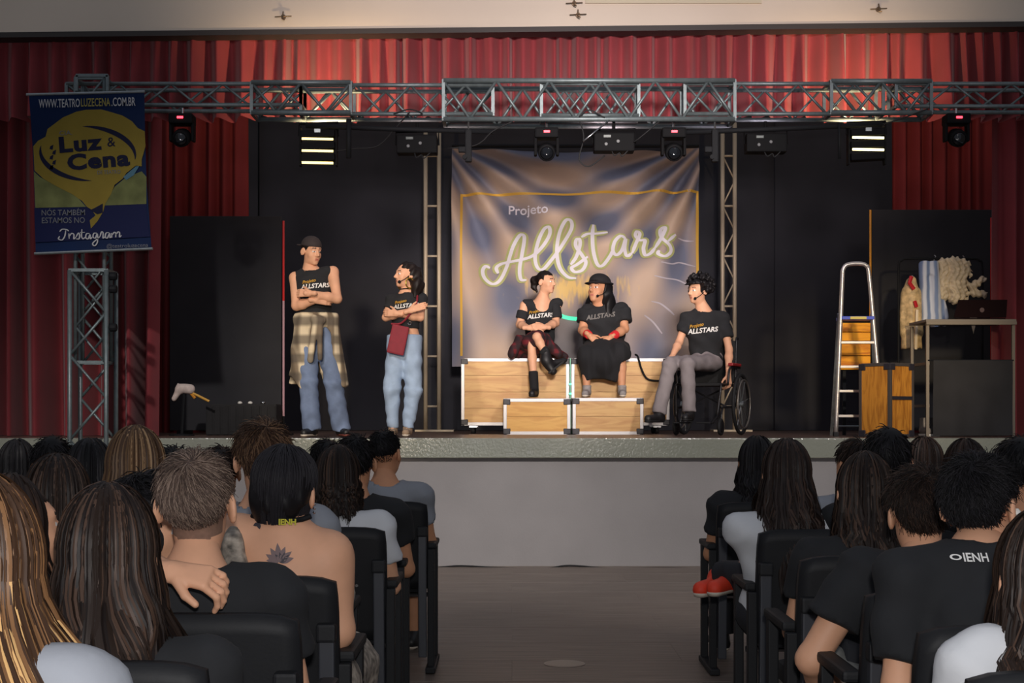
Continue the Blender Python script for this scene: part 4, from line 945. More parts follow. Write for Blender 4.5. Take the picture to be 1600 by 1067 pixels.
# ================================================================== people
def skin_mat(name, c): return mat(name, c, 0.55, var=0.06, vscale=14, spec=0.4)
SK = {'fair': skin_mat('fair_skin', srgb(226, 170, 136)), 'tan': skin_mat('tan_skin', srgb(206, 148, 112)), 'brown': skin_mat('brown_skin', srgb(158, 106, 78))}
M_lip = mat('lip', srgb(190, 116, 100), 0.5); M_eye = mat('eye_white', srgb(225, 220, 215), 0.3); M_pup = mat('dark_brow', srgb(36, 26, 24), 0.6)
M_stub = mat('cropped_hair', srgb(132, 102, 86), 0.8, var=0.15, vscale=60)
def hair_set(key, d, m, l):
    return [mat(f'{key}_hair_{q}', srgb(*c), 0.5, spec=0.22) for q, c in (('deep', d), ('mid', m), ('light', l))]
HAIR = {
 'black': hair_set('black', (18, 17, 19), (26, 24, 26), (42, 40, 44)),
 'dark': hair_set('dark_brown', (30, 23, 21), (42, 32, 28), (66, 50, 42)),
 'brown': hair_set('brown', (54, 38, 30), (82, 60, 46), (122, 94, 72)),
 'dbrown': hair_set('deep_brown', (26, 19, 17), (40, 30, 25), (74, 56, 46)),
 'lbrown': hair_set('light_brown', (74, 54, 40), (112, 86, 62), (164, 132, 98)),
 'ash': hair_set('ash_brown', (78, 64, 58), (112, 94, 84), (150, 130, 116)),
 'blonde': hair_set('honey', (58, 40, 28), (112, 80, 52), (196, 156, 104)),
}
TEE = {'black': mat('black_cotton', srgb(32, 33, 36), 0.9, var=0.12, vscale=10, bump=0.12, bscale=60), 'navy': mat('navy_cotton', srgb(36, 38, 46), 0.9, var=0.1), 'white': mat('white_cotton', srgb(206, 208, 212), 0.85, var=0.04, bump=0.1), 'grey': mat('grey_cotton', srgb(142, 146, 154), 0.85, var=0.06, bump=0.1)}
M_jean = mat('blue_denim', srgb(112, 128, 158), 0.85, var=0.22, vscale=7, bump=0.3, bscale=25)
M_ljean = mat('pale_denim', srgb(158, 178, 204), 0.85, var=0.16, vscale=7, bump=0.3, bscale=25)
M_gtrou = mat('grey_trousers', srgb(132, 124, 126), 0.85, var=0.08, vscale=6, bump=0.2, bscale=20)
M_dtrou = mat('dark_trousers', srgb(36, 37, 42), 0.9, var=0.1)
M_shoe = mat('black_shoe', srgb(26, 25, 27), 0.5); M_sole = mat('pale_sole', srgb(212, 200, 184), 0.7)

def head_frame(yaw, pitch=0.0, roll=0.0):
    """local +Y is where the face looks; yaw 0 = towards the camera for performers"""
    return np.array(Matrix.Rotation(yaw, 3, 'Z') @ Matrix.Rotation(roll, 3, 'Y') @ Matrix.Rotation(pitch, 3, 'X'))

def head_local(h, face=True, ears=True):
    F = Field((-.105, -.125, -.20), (.105, .14, .15), h)
    F.ell((0, -.012, .035), (.074, .092, .085), k=.02); F.ell((0, .02, -.02), (.062, .075, .092), k=.03); F.ell((0, .035, -.075), (.044, .05, .038), k=.035)
    F.cone((0, -.012, -.07), (0, -.032, -.2), .049, .054, k=.03)
    if face:
        F.cone((-.006, .074, -.1), (.006, .074, -.1), .014, k=.02)
        for s in (-1, 1):
            F.ell((s * .038, .055, -.03), (.024, .022, .026), k=.02)
            F.cone((s * .010, .080, .032), (s * .044, .070, .032), .010, .009, k=.02)
        for s in (-1, 1): F.ell((s * .031, .098, .006), (.019, .017, .014), k=.012, sub=True)
        F.cone((0, .088, .016), (0, .112, -.024), .008, .012, k=.012); F.cone((-.012, .1, -.031), (.012, .1, -.031), .008, k=.008)
        for s in (-1, 1): F.ell((s * .031, .078, .006), (.013, .013, .012), k=.004)
        F.cone((-.02, .086, -.057), (.02, .086, -.057), .0075, k=.006); F.cone((-.016, .086, -.069), (.016, .086, -.069), .0075, k=.006)
    if ears:
        for s in (-1, 1):
            R = Matrix.Rotation(s * 0.45, 3, 'Z') @ Matrix.Rotation(-0.2, 3, 'X')
            F.ell((s * .084, -.014, -.006), (.010, .024, .037), R=np.array(R), k=.008); F.ell((s * .094, -.006, -.002), (.005, .012, .021), R=np.array(R), k=.004, sub=True)
    return F

def hand(F, w, d, n, ts, curl=0.5, s=1.0, curls=None, spread=0.0, k=0.006):
    """palm, four bent fingers of unequal length and a thumb leaving the side of the palm"""
    w = Vector(w); d = Vector(d).normalized(); n = Vector(n); n = (n - d * n.dot(d)).normalized(); sd = d.cross(n).normalized() * ts
    for o in (-.027, -.009, .009, .027): F.cone(w + sd * (o * .65 * s), w + d * (.085 * s) + sd * (o * s), .014 * s, .0115 * s, k=.012)
    F.cone(w - d * .05 * s, w + d * .01, .024 * s, .021 * s, k=.015)
    for i, L in enumerate((.041, .046, .043, .034)):
        c = curls[i] if curls else curl; b = w + d * (.085 * s) + sd * ((.029 - .0195 * i) * s); a = 0.0
        for q, f in enumerate((1.0, .62, .5)):
            a += c * (0.75, 0.95, 0.6)[q]; v = d * math.cos(a) - n * math.sin(a) + sd * (spread * (1.5 - i) * 0.12)
            e = b + v * (L * f * s); F.cone(b, e, (.0098 - .0009 * q) * s, (.0090 - .0011 * q) * s, k=k * .5); b = e
    b = w + d * (.022 * s) + sd * (.026 * s); v = (d * .62 + sd * .62 - n * .35 * (0.4 + curl)).normalized(); e = b + v * .042 * s
    F.cone(b, e, .0145 * s, .011 * s, k=k); v2 = (v * .6 + d * .55 - n * .35 * curl).normalized(); F.cone(e, e + v2 * .032 * s, .0108 * s, .0088 * s, k=k * .6)

def Rtorso(J):
    x = (J['sb'] - J['sa']).normalized(); z = (J['neck'] - J['pel']); z = (z - x * z.dot(x)).normalized(); y = z.cross(x)
    return np.array([[x.x, y.x, z.x], [x.y, y.y, z.y], [x.z, y.z, z.z]])
def torso(F, J, inf=0.0, B=None, upto=1.0):
    B = {**dict(chest=.165, depth=.105, waist=.135, wdep=.095, hip=.155, hdep=.115, sh=.055), **(B or {})}; R = Rtorso(J)
    n, p = J['neck'], J['pel']
    F.cone(J['sa'].lerp(J['sb'], .08 * (1 - upto) * 2), J['sb'].lerp(J['sa'], .08 * (1 - upto) * 2), B['sh'] + inf, k=.04)
    F.cone(n + Vector((0, 0, .0)), n.lerp(p, .2), .06 + inf, .09 + inf, k=.05)
    F.ell(n.lerp(p, .34), (B['chest'] + inf, B['depth'] + inf, (n - p).length * .34 + inf), R, k=.05)
    F.ell(n.lerp(p, .68), (B['waist'] + inf, B['wdep'] + inf, (n - p).length * .32 + inf), R, k=.06)
    F.ell(p, (B['hip'] + inf, B['hdep'] + inf, .12 + inf), R, k=.06)
def bounds(pts, m):
    a = np.array([tuple(p) for p in pts]); return a.min(0) - m, a.max(0) + m

class Person:
    def __init__(s, label, J, skin='tan', B=None, h=0.012, name='person', root=None, cat='person'):
        s.J = {k: Vector(v) for k, v in J.items()}; J = s.J; s.B = B or {}; s.h = h; s.skin = SK[skin]; s.hs = s.B.get('head', 1.0)
        s.root = Vector(root) if root is not None else Vector((J['pel'].x, J['pel'].y, STZ)); s.o = thing(name, label, cat, s.root); s.pieces = []; s.matfaces = None
        s.al = s.B.get('arm', 1.0); s.lg = s.B.get('leg', 1.0)
    def field(s, keys, m=0.2, h=None):
        lo, hi = bounds([s.J[k] for k in keys], m); return Field(lo, hi, h or s.h)
    def put(s, name, VQ, m, parent=None, smooth=True, label=None):
        V, Q = VQ; o = link(name, np_mesh(name, V - np.array(s.root), Q), m, parent or s.o, smooth)
        if label: o['label'] = label
        return o
    def mbd(s): return MB(s.root)
    def body(s, R, face=True, hh=0.0065, hands=(), stubble=None, ears=True, no_legs=False):
        """one continuous mesh: head, trunk, limbs and hands; hands: list of (wrist, dir, back, thumbside, curl, kwargs)"""
        J = s.J; lo, hi = bounds(J.values(), .2); F = Field(lo, hi, s.h); torso(F, J, -.004, s.B)
        F.cone(J['head'] + Vector(R @ np.array((0, -.02, -.09)) * s.hs), J['neck'] + Vector((0, 0, -.02)), .05 * s.hs, .062 * s.hs, k=.05)
        for q in 'ab':
            F.cone(J['s' + q], J['e' + q], .049 * s.al, .039 * s.al, k=.03); F.cone(J['e' + q], J['e' + q].lerp(J['w' + q], .3), .039 * s.al, .042 * s.al, k=.02); F.cone(J['e' + q].lerp(J['w' + q], .3), J['w' + q], .042 * s.al, .026 * s.al, k=.02)
            if not no_legs:
                F.cone(J['h' + q], J['k' + q], .082 * s.lg, .055 * s.lg, k=.04); F.cone(J['k' + q], J['k' + q].lerp(J['f' + q], .35), .053 * s.lg, .055 * s.lg, k=.02); F.cone(J['k' + q].lerp(J['f' + q], .35), J['f' + q], .055 * s.lg, .036 * s.lg, k=.02)
                F.cone(J['f' + q], J['f' + q].lerp(J['t' + q], .5), .026, .014, k=.02)
        parts = [F.mesh()]
        Hd = head_local(hh, face, ears); V, Q = Hd.mesh(); nh = len(Q); Lc = V[Q].mean(1); Vw = (V * s.hs) @ R.T + np.array(J['head'])
        parts.append((Vw, Q))
        for (w, d, n, ts, curl, kw) in hands:
            w = Vector(w); Fh = Field(np.array(w) - .17, np.array(w) + .17, kw.pop('h', 0.0055)); hand(Fh, w, d, n, ts, curl, **kw); parts.append(Fh.mesh())
        V, Q = join_np(parts); n0 = len(parts[0][1]); idx = np.zeros(len(Q), dtype=np.int32)
        ax = np.abs(Lc[:, 0]); z = Lc[:, 2]; y = Lc[:, 1]; mi = np.zeros(nh, dtype=np.int32)
        mi[(ax < .018) & (z > -.071) & (z < -.056) & (y > .07)] = 1
        mi[(np.abs(ax - .031) < .013) & (np.abs(z - .006) < .006) & (y > .05)] = 2; mi[(np.abs(ax - .031) < .006) & (np.abs(z - .006) < .006) & (y > .05)] = 3
        mi[(np.abs(ax - .033) < .018) & (np.abs(z - .034 + (ax - .033) * .15) < .0042) & (y > .04)] = 3
        if not face: mi[:] = 0
        if stubble is not None: mi[stubble(Lc)] = 4
        idx[n0:n0 + nh] = mi
        o = link('body', np_mesh('body', V - np.array(s.root), Q), [s.skin, M_lip, M_eye, M_pup, M_stub], s.o, True)
        if len(o.data.polygons) == len(idx): o.data.polygons.foreach_set('material_index', idx)
        s.R = R; s.body_o = o; return o
    def tee(s, m, sleeve=0.55, cut_sides='ab', hem=None, inf=0.012, neck_r=0.075, wrk=0.004, sl_r=(.066, .072), neck_drop=0.03, seed=0, name='tee_shirt', arm_cut=None, neckdir=None):
        J = s.J; lo, hi = bounds([J[k] for k in ('sa', 'sb', 'neck', 'pel', 'ea', 'eb')], .22); F = Field(lo, hi, s.h)
        torso(F, J, inf, s.B, 1.0 if sleeve > 0 or cut_sides != 'ab' else 0.2)
        if sleeve > 0:
            for q in 'ab':
                e = J['s' + q].lerp(J['e' + q], sleeve); F.cone(J['s' + q], e, sl_r[0] * s.al, sl_r[1] * s.al, k=.035, flat=True)
        hemz = hem if hem is not None else J['pel'].z - .08
        F.warp(lambda X, Y, Z: wrk * (np.sin(X * 31 + Z * 43 + seed) + np.sin(Z * 27 - X * 19 + Y * 30 + 2 * seed)))
        F.clip(lambda X, Y, Z: hemz - Z)
        nk = J['neck']; F.cone(nk + Vector((0, 0, -neck_drop)), nk + Vector((0, 0, .2)), neck_r, neck_r + .05, k=.012, sub=True)
        if neckdir is not None: F.cone(nk + Vector(neckdir), nk + Vector((0, 0, .1)), neck_r * .8, neck_r, k=.01, sub=True)
        if arm_cut:
            for q in cut_sides:
                d = (J['s' + q] - J['neck']).normalized(); F.cone(J['s' + q] + d * .02, J['s' + q] + d * .25, arm_cut, arm_cut + .05, k=.015, sub=True)
        o = s.put(name, F.mesh(), m); s.tee_o = o; return o
    def trousers(s, m, inf=0.014, top=None, hem=(.062, .07), thigh=.1, knee=.074, wrk=0.004, length=0.96, seed=0, name='trousers', short=None):
        J = s.J; lo, hi = bounds([J[k] for k in ('ha', 'hb', 'ka', 'kb', 'fa', 'fb', 'pel')], .2); F = Field(lo, hi, s.h); R = Rtorso(J)
        B = {**dict(hip=.155, hdep=.115), **s.B}
        F.ell(J['pel'], (B['hip'] + inf, B['hdep'] + inf, .13), R, k=.05)
        for q in 'ab':
            if short:
                F.cone(J['h' + q], J['h' + q].lerp(J['k' + q], short), thigh * s.lg, thigh * .92 * s.lg, k=.04, flat=True)
            else:
                F.cone(J['h' + q], J['k' + q], thigh * s.lg, knee * s.lg, k=.04); F.cone(J['k' + q], J['k' + q].lerp(J['f' + q], length), knee * s.lg, hem[1], k=.03, flat=True)
        F.warp(lambda X, Y, Z: wrk * (np.sin(Z * 52 + 2.5 * np.sin(X * 23 + Z * 6 + seed) + Y * 9) * (.4 + .6 * np.sin(Z * 9 + X * 14 + seed) ** 2) + .6 * np.sin(X * 57 + Z * 21 + 2 * np.sin(Z * 11))))
        if top is not None: F.clip(lambda X, Y, Z: Z - top)
        s.tr_o = s.put(name, F.mesh(), m); return s.tr_o
    def shoe(s, q, m, sole, ln=0.15, high=False, sc=1.0):
        J = s.J; f, t = J['f' + q], J['t' + q]; d = (t - f); d.z = 0; d = d.normalized(); base = min(f.z, t.z)
        heel = f - d * .05 * sc; toe = f + d * ln * sc
        lo, hi = bounds([heel, toe, f], .12); F = Field(lo, hi, 0.009); zc = f.z - .075
        h0 = Vector((heel.x, heel.y, zc + .045)); t0 = Vector((toe.x, toe.y, zc + .036))
        F.cone(h0, t0, .038 * sc, .036 * sc, k=.02); F.cone(h0 + d * .05 * sc, f + Vector((0, 0, .05 if high else .0)), .040 * sc, .047 * sc, k=.03, flat=high)
        F.clip(lambda X, Y, Z: zc + .014 - Z)
        o = s.put('shoe', F.mesh(), m)
        F = Field(lo, hi, 0.009); F.cone(h0, t0, .043 * sc, .041 * sc, k=.02); F.clip(lambda X, Y, Z: zc + .002 - Z); F.clip(lambda X, Y, Z: Z - zc - .026)
        V, Q = F.mesh(); link('sole', np_mesh('sole', V - np.array(s.root), Q), sole, o, True); return o
    def hl(s, p): return Vector(s.R @ (np.array(p, dtype=float) * s.hs)) + s.J['head']
    def hair_field(s, build, m, h=0.008, name='hair', warp=None, lo=(-.2, -.22, -.4), hi=(.2, .18, .22)):
        """hair mass modelled in the head's own frame"""
        F = Field(lo, hi, h); build(F)
        if warp: F.warp(warp)
        V, Q = F.mesh(); return s.put(name, ((V * s.hs) @ s.R.T + np.array(s.J['head']), Q), m)
    def print_on(s, target, items, front, scale_m=1.0, name='shirt_print', off=0.004):
        """flat shirt print wrapped on the cloth; items: (text, size, offset_x, offset_z, mat, bold, shear, angle)"""
        me = target.data; bv = BVHTree.FromPolygons([v.co.copy() for v in me.vertices], [tuple(p.vertices) for p in me.polygons])
        front = Vector(front).normalized(); rt = front.cross(Vector((0, 0, 1))).normalized() * -1; up = Vector((0, 0, 1))
        c = s.print_c - s.root
        for (tx, sz, ox, oz, m, bold, shear, ang) in items:
            vs, fs = text_mesh(tx, sz, bold * sz, shear)
            bm = bmesh.new(); bvs = [bm.verts.new(v) for v in vs]
            for f in fs:
                try: bm.faces.new([bvs[i] for i in f])
                except ValueError: pass
            bmesh.ops.subdivide_edges(bm, edges=[e for e in bm.edges if e.calc_length() > .03], cuts=2)
            bmesh.ops.triangulate(bm, faces=bm.faces[:]); bm.verts.index_update()
            out = []
            for v in bm.verts:
                x, z = v.co.x * math.cos(ang) - v.co.z * math.sin(ang) + ox, v.co.x * math.sin(ang) + v.co.z * math.cos(ang) + oz
                p = c + rt * x + up * z + front * .5; hit = bv.ray_cast(p, -front)
                out.append((hit[0] + front * off) if hit[0] is not None else (c + rt * x + up * z))
            ff = [tuple(v.index for v in f.verts) for f in bm.faces]; bm.free()
            MB().add(out, ff).build(name, m, target)
    def mic(s):
        a = s.hl((-.088, .0, -.01)); b = s.hl((-.06, .09, -.075)); mb_ = s.mbd(); mb_.tube(crom([a, s.hl((-.085, .05, -.05)), b], 4), .0035, 5); mb_.lathe(b, [(.006, -.014), (.014, -.006), (.014, .006), (.006, .014)], 8, tuple(s.R[:, 1])); mb_.build('headset_microphone', M_black, s.o)

M_pw = mat('shirt_print_white', srgb(232, 230, 226), 0.7); M_pg = mat('shirt_print_gold', srgb(212, 160, 40), 0.7); M_pgr = mat('shirt_print_grey', srgb(120, 116, 112), 0.7)
def tee_print(p, px, py, Y, front, sc=1.0, m=None, ang=0.10, second=True):
    p.print_c = W(px, py, Y)
    it = [('ALLSTARS', .068 * sc, 0, 0, m or M_pw, .03, .25, ang)]
    if second: it.append(('Projeto', .048 * sc, -.065 * sc, .05 * sc, M_pg, .01, .35, ang + .1))
    p.print_on(p.tee_o, it, front)

def man_cap_hair(F):
    F.ell((0, -.018, .035), (.082, .100, .094), k=.01); F.clip(lambda X, Y, Z: -.055 - Z + np.maximum(Y + .02, 0) * 1.6)

# ---- man in a backwards cap, arms crossed
Ya = 12.75; w = lambda px, py, d=0.0: W(px, py, Ya + d)
fz = STZ + .078
J = dict(head=w(487, 393, -.02), neck=w(486, 424), sa=w(461, 434), sb=w(520, 425), pel=w(494, 503), ea=w(463, 478, -.08), eb=w(527, 467, -.10),
         wa=w(494, 469, -.19), wb=w(478, 458, -.24), ha=w(482, 512), hb=w(506, 512), ka=w(482, 594, -.06), kb=w(521, 594, -.02), fa=w(487, 668), fb=w(533, 664, .12), ta=w(474, 678, -.16), tb=w(541, 676, -.02))
for q, dd in (('fa', 0), ('fb', .12)): J[q].z = fz
for q in ('ta', 'tb'): J[q].z = STZ + .035
A1 = Person('man in a black cap and plaid shirt tied at his waist, arms crossed', J, 'fair', dict(chest=.162, sh=.05, arm=1.04, waist=.135))
R = head_frame(PI + math.radians(42), math.radians(-10))
A1.body(R, hands=[(J['wb'] + Vector((.03, 0, 0)), (-.95, .25, .05), (0, -1, .2), 1, .75, {}), (J['wa'], (1, .3, -.05), (0, -1, 0), -1, .5, {})])
A1.tee(TEE['black'], 0, hem=w(0, 494).z, arm_cut=.058, neck_r=.068, neck_drop=.02)
tee_print(A1, 492, 447, Ya - .1, (0.05, -1, 0), .82)
A1.trousers(M_jean, top=w(0, 496).z, hem=(.08, .085), thigh=.098, knee=.082, wrk=.0045, length=1.02)
A1.shoe('a', M_shoe, M_sole); A1.shoe('b', M_shoe, mat('red_brown_sole', srgb(120, 60, 50), .7))
A1.hair_field(man_cap_hair, HAIR['dark'][0])
def cap(F):
    F.ell((0, -.014, .048), (.088, .106, .092), k=.01); F.clip(lambda X, Y, Z: .045 - Z + 0 * X)
    F.cone((-.03, -.11, .05), (.03, -.11, .05), .012, k=.01); F.ell((0, -.145, .044), (.07, .06, .008), k=.01)
A1.hair_field(cap, mat('charcoal_cap', srgb(54, 46, 46), .85, var=.1, vscale=20), name='cap')
# plaid shirt knotted round the waist
M_plaid1 = plaid_mat('cream_plaid', srgb(222, 204, 172), [srgb(126, 110, 90), srgb(84, 76, 68)], 38)
F = Field(*bounds([J['pel'], J['ka'], J['kb']], .32), .011); F.ell(J['pel'] + Vector((0, 0, .02)), (.19, .15, .12), k=.05)
F.cone(J['ha'] + Vector((-.01, 0, .06)), w(474, 610, .02), .12, .135, k=.04); F.cone(J['hb'] + Vector((.02, 0, .06)), w(527, 610, .04), .115, .11, k=.04)
pxs = np.array([440, 456, 468, 474, 484, 497, 502, 507, 512, 518, 523, 530, 538, 560]); pys = np.array([588, 588, 602, 610, 592, 560, 540, 512, 512, 520, 572, 600, 606, 590])
zz_ = lambda X: np.interp(X, [xpx(p, Ya) for p in pxs], [w(0, q).z for q in pys])
F.warp(lambda X, Y, Z: .007 * np.sin(X * 62 + 3 * np.sin(Z * 7)))
F.clip(lambda X, Y, Z: zz_(X) - Z + np.where(Y > Ya + .04, np.maximum(zz_(X) - w(0, 600).z, 0) * -1.0, 0)); F.clip(lambda X, Y, Z: Z - w(0, 489).z)
F.cone(w(492, 498, -.16), w(503, 500, -.16), .04, .035, k=.02); F.cone(w(494, 500, -.17), w(487, 545, -.16), .03, .026, k=.02); F.cone(w(487, 545, -.16), w(485, 562, -.15), .028, .03, k=.02); F.cone(w(500, 502, -.17), w(500, 560, -.16), .026, .022, k=.02)
A1.put('tied_shirt', F.mesh(), M_plaid1, label='cream and grey plaid shirt knotted at the waist')

# ---- woman with hoop earrings
Yb = 12.8; w = lambda px, py, d=0.0: W(px, py, Yb + d)
J = dict(head=w(634, 430), neck=w(636, 459), sa=w(612, 469), sb=w(659, 467), pel=w(632, 528), ea=w(603, 496, -.05), eb=w(657, 496, -.06),
         wa=w(641, 485, -.18), wb=w(620, 490, -.15), ha=w(621, 536), hb=w(643, 536), ka=w(612, 606, -.04), kb=w(646, 608, -.04), fa=w(614, 660, .06), fb=w(637, 664, -.02), ta=w(612, 676, -.12), tb=w(633, 678, -.18))
for q in ('fa', 'fb'): J[q].z = fz
for q in ('ta', 'tb'): J[q].z = STZ + .035
A2 = Person('woman with gold hoop earrings and a red bag, arms crossed', J, 'fair', dict(chest=.128, depth=.10, waist=.108, wdep=.085, hip=.142, sh=.042, arm=.86, leg=.95, head=.94))
R = head_frame(PI - math.radians(62), math.radians(2))
A2.body(R, hands=[(J['wa'], (.95, -.1, .35), (0, -1, .3), -1, .2, dict(s=.9)), (J['wb'], (-1, .2, .1), (0, -1, 0), 1, .5, dict(s=.9))])
A2.tee(TEE['black'], .5, hem=w(0, 514).z, sl_r=(.058, .064), neck_r=.066)
tee_print(A2, 634, 478, Yb - .1, (0, -1, 0), .74)
A2.trousers(M_ljean, top=w(0, 523).z, hem=(.05, .052), thigh=.098, knee=.080, wrk=.0045, length=.97, name='jeans')
A2.shoe('a', mat('beige_canvas', srgb(150, 126, 104), .8), M_sole, .14, sc=.92); A2.shoe('b', MATS['beige_canvas'], M_sole, .14, sc=.92)
def longw(F):
    F.ell((0, -.02, .035), (.084, .102, .096), k=.01); F.clip(lambda X, Y, Z: np.minimum(.062 - Z, np.maximum(Y - .025, -.3)) )
    for sg in (-1, 1):
        F.cone((sg * .05, -.075, .03), (sg * .085, -.085, -.10), .052, .058, k=.04); F.cone((sg * .085, -.085, -.10), (sg * .10, -.06, -.21), .056, .028, k=.04)
    F.cone((0, -.1, .02), (0, -.11, -.17), .06, .06, k=.04)
A2.hair_field(longw, HAIR['dark'], warp=lambda X, Y, Z: .005 * np.sin(X * 90 + Z * 40) + .005 * np.sin(Y * 80 + Z * 30))
for sgn, nm in ((1, 0), (-1, 1)):
    A2.mbd().ring(A2.hl((sgn * .094, -.005, -.083)), .046, .007, tuple(A2.R @ np.array((1, .25, 0))), 24, 6).build('hoop_earring', mat('gold', srgb(236, 196, 96), .25, .9), A2.o, True)
A2.mbd().ring(J['neck'] + Vector((0, 0, .035)), .058, .007, (0, .1, 1), 20, 6).build('choker', M_black, A2.o)
bagm = mat('wine_red_bag', srgb(134, 30, 46), .7, var=.1, vscale=20)
bg = A2.mbd().box(w(622, 531, -.16), (.155, .05, .26), Matrix.Rotation(math.radians(12), 3, 'Y'), bev=.015).build('bag', bagm, A2.o)
A2.mbd().tube(crom([w(611, 506, -.15), w(628, 504, -.14), w(648, 480, -.17), w(652, 464, -.09), w(650, 458, .02)], 5), .009, 6).build('bag_strap', bagm, bg)
A2.mbd().ring(w(640, 505, -.12), .014, .004, (0, 1, 0), 12, 5).build('buckle', M_chrome, bg)
A2.mic()

# ---- seated man with a ponytail and kilt
Yc = 15.0; w = lambda px, py, d=0.0: W(px, py, Yc + d); stepz = W(0, 622, 14.42).z; seatz = W(0, 560, 14.9).z
J = dict(head=w(853, 441, -.02), neck=w(847, 470), sa=w(820, 477), sb=w(870, 475), pel=w(842, 548, .12), ea=w(812, 507, -.02), eb=w(868, 505, -.04), wa=w(826, 512, -.26), wb=w(851, 511, -.26),
         ha=w(831, 552, .08), hb=w(853, 552, .08), ka=w(830, 532, -.36), kb=w(839, 526, -.42), fa=w(835, 600, -.42), fb=w(852, 553, -.50), ta=w(832, 617, -.52), tb=w(862, 578, -.52))
J['fa'].z = stepz + .085; J['ta'].z = stepz + .04
A3 = Person('seated man with tied-back hair in a red plaid kilt, legs crossed', J, 'fair', dict(chest=.155, sh=.045, arm=1.0, leg=.8, head=.98), root=(J['pel'].x, J['pel'].y, seatz))
A3.body(head_frame(PI + math.radians(58), math.radians(-2)), hands=[(J['wa'], (.9, -.3, 0), (-.1, -.8, .5), -1, .55, {}), (J['wb'], (-.9, -.3, .08), (.1, -.8, .5), 1, .55, {})])
A3.tee(TEE['black'], .0, cut_sides='a', hem=w(0, 545).z, arm_cut=.06, neck_r=.088, neck_drop=.06, inf=.018, neckdir=(0, -.08, -.05))
F = A3.field(('sb', 'eb'), .15); F.cone(J['sb'] + Vector((-.03, 0, .0)), J['sb'].lerp(J['eb'], .75), .068, .070, k=.01, flat=True); F.clip(lambda X, Y, Z: -(X - (J['sb'].x - .05)) + 0 * Y); A3.put('sleeve', F.mesh(), TEE['black'])
F = A3.field(('sa', 'ea'), .15); F.cone(J['sa'].lerp(J['ea'], .3), J['sa'].lerp(J['ea'], .72), .063, .062, k=.01, flat=True); A3.put('arm_band', F.mesh(), TEE['black'])
tee_print(A3, 845, 493, Yc - .12, (0.05, -1, 0), .9)
M_kilt = plaid_mat('red_tartan', srgb(104, 22, 30), [srgb(46, 18, 24), srgb(28, 18, 22)], 70)
F = Field(*bounds([J['pel'], J['ka'], J['kb'], w(795, 560, -.2), w(885, 562, -.3)], .16), .012); F.ell(J['pel'], (.20, .16, .11), k=.05)
F.cone(J['ha'], J['ka'].lerp(J['ha'], .12), .11, .095, k=.05); F.cone(J['hb'], J['kb'].lerp(J['hb'], .12), .11, .09, k=.05); F.cone(J['ha'] + Vector((-.05, -.05, 0)), w(803, 550, -.12), .10, .06, k=.06); F.cone(w(812, 530, -.2), w(800, 553, -.24), .05, .05, k=.06); F.cone(J['hb'] + Vector((.06, -.1, 0)), w(884, 557, -.26), .085, .035, k=.06); F.cone(w(850, 530, -.25), w(872, 552, -.3), .06, .05, k=.05)
F.clip(lambda X, Y, Z: seatz + .002 - Z - np.where(Y < 14.86, .06, 0)); F.warp(lambda X, Y, Z: .005 * np.sin(X * 80 + Y * 40)); F.clip(lambda X, Y, Z: Z - w(0, 519).z - .02)
A3.put('kilt', F.mesh(), M_kilt)
for q in 'ab':
    F = A3.field(('f' + q, 'k' + q), .12); F.cone(J['k' + q].lerp(J['f' + q], .62 if q == 'a' else .78), J['f' + q], .05, .047, k=.01, flat=True); A3.put('sock', F.mesh(), mat('black_sock', srgb(24, 24, 26), .9))
A3.shoe('a', M_shoe, M_rubber, .13)
F = Field(*bounds([J['fb'], w(866, 584, -.5)], .14), .009); F.cone(J['fb'] + Vector((0, .02, .03)), w(854, 563, -.5), .052, .055, k=.02); F.cone(w(852, 562, -.5), w(864, 580, -.5), .05, .04, k=.03); F.cone(w(858, 570, -.48), w(882, 563, -.42), .045, .028, k=.03); A3.put('boot', F.mesh(), M_shoe)
A3.mbd().box(w(869, 574, -.5), (.20, .09, .022), Matrix.Rotation(math.radians(-38), 3, 'Y'), bev=.008).build('boot_sole', M_rubber, A3.o)
def pony(F):
    F.ell((0, -.016, .037), (.080, .099, .091), k=.01); F.clip(lambda X, Y, Z: np.minimum(.070 - Z, np.maximum(Y - .015, -.02 - Z)))
    F.cone((0, -.10, .03), (0, -.135, .02), .035, .048, k=.03); F.cone((0, -.135, .02), (.01, -.15, -.05), .045, .028, k=.03); F.cone((0.01, -.14, -.05), (0.0, -.11, -.10), .028, .012, k=.02)
A3.hair_field(pony, HAIR['dark'][0], warp=lambda X, Y, Z: .004 * np.sin(X * 120 + Z * 60) * np.sin(Y * 90))

# ---- seated woman in a black hat
w = lambda px, py, d=0.0: W(px, py, Yc + d)
J = dict(head=w(935, 453), neck=w(939, 478), sa=w(917, 487), sb=w(972, 484), pel=w(946, 548, .12), ea=w(910, 516, -.05), eb=w(976, 514, -.05), wa=w(922, 525, -.24), wb=w(953, 528, -.24),
         ha=w(930, 552, .08), hb=w(962, 552, .08), ka=w(915, 556, -.38), kb=w(970, 556, -.38), fa=w(917, 600, -.40), fb=w(972, 600, -.40), ta=w(914, 617, -.54), tb=w(973, 617, -.54))
for q in 'ab': J['f' + q].z = stepz + .085; J['t' + q].z = stepz + .04
A4 = Person('seated woman in a black hat and skirt with red wristbands', J, 'tan', dict(chest=.20, depth=.155, waist=.205, wdep=.17, hip=.21, sh=.055, arm=1.15, leg=.95, head=1.20), root=(J['pel'].x, J['pel'].y, seatz))
A4.body(head_frame(PI - math.radians(38), math.radians(8)), hands=[(J['wa'], (.75, -.25, -.65), (-.1, -.9, .3), -1, .6, {}), (J['wb'], (-.75, -.3, -.55), (.1, -.9, .3), 1, .6, {})])
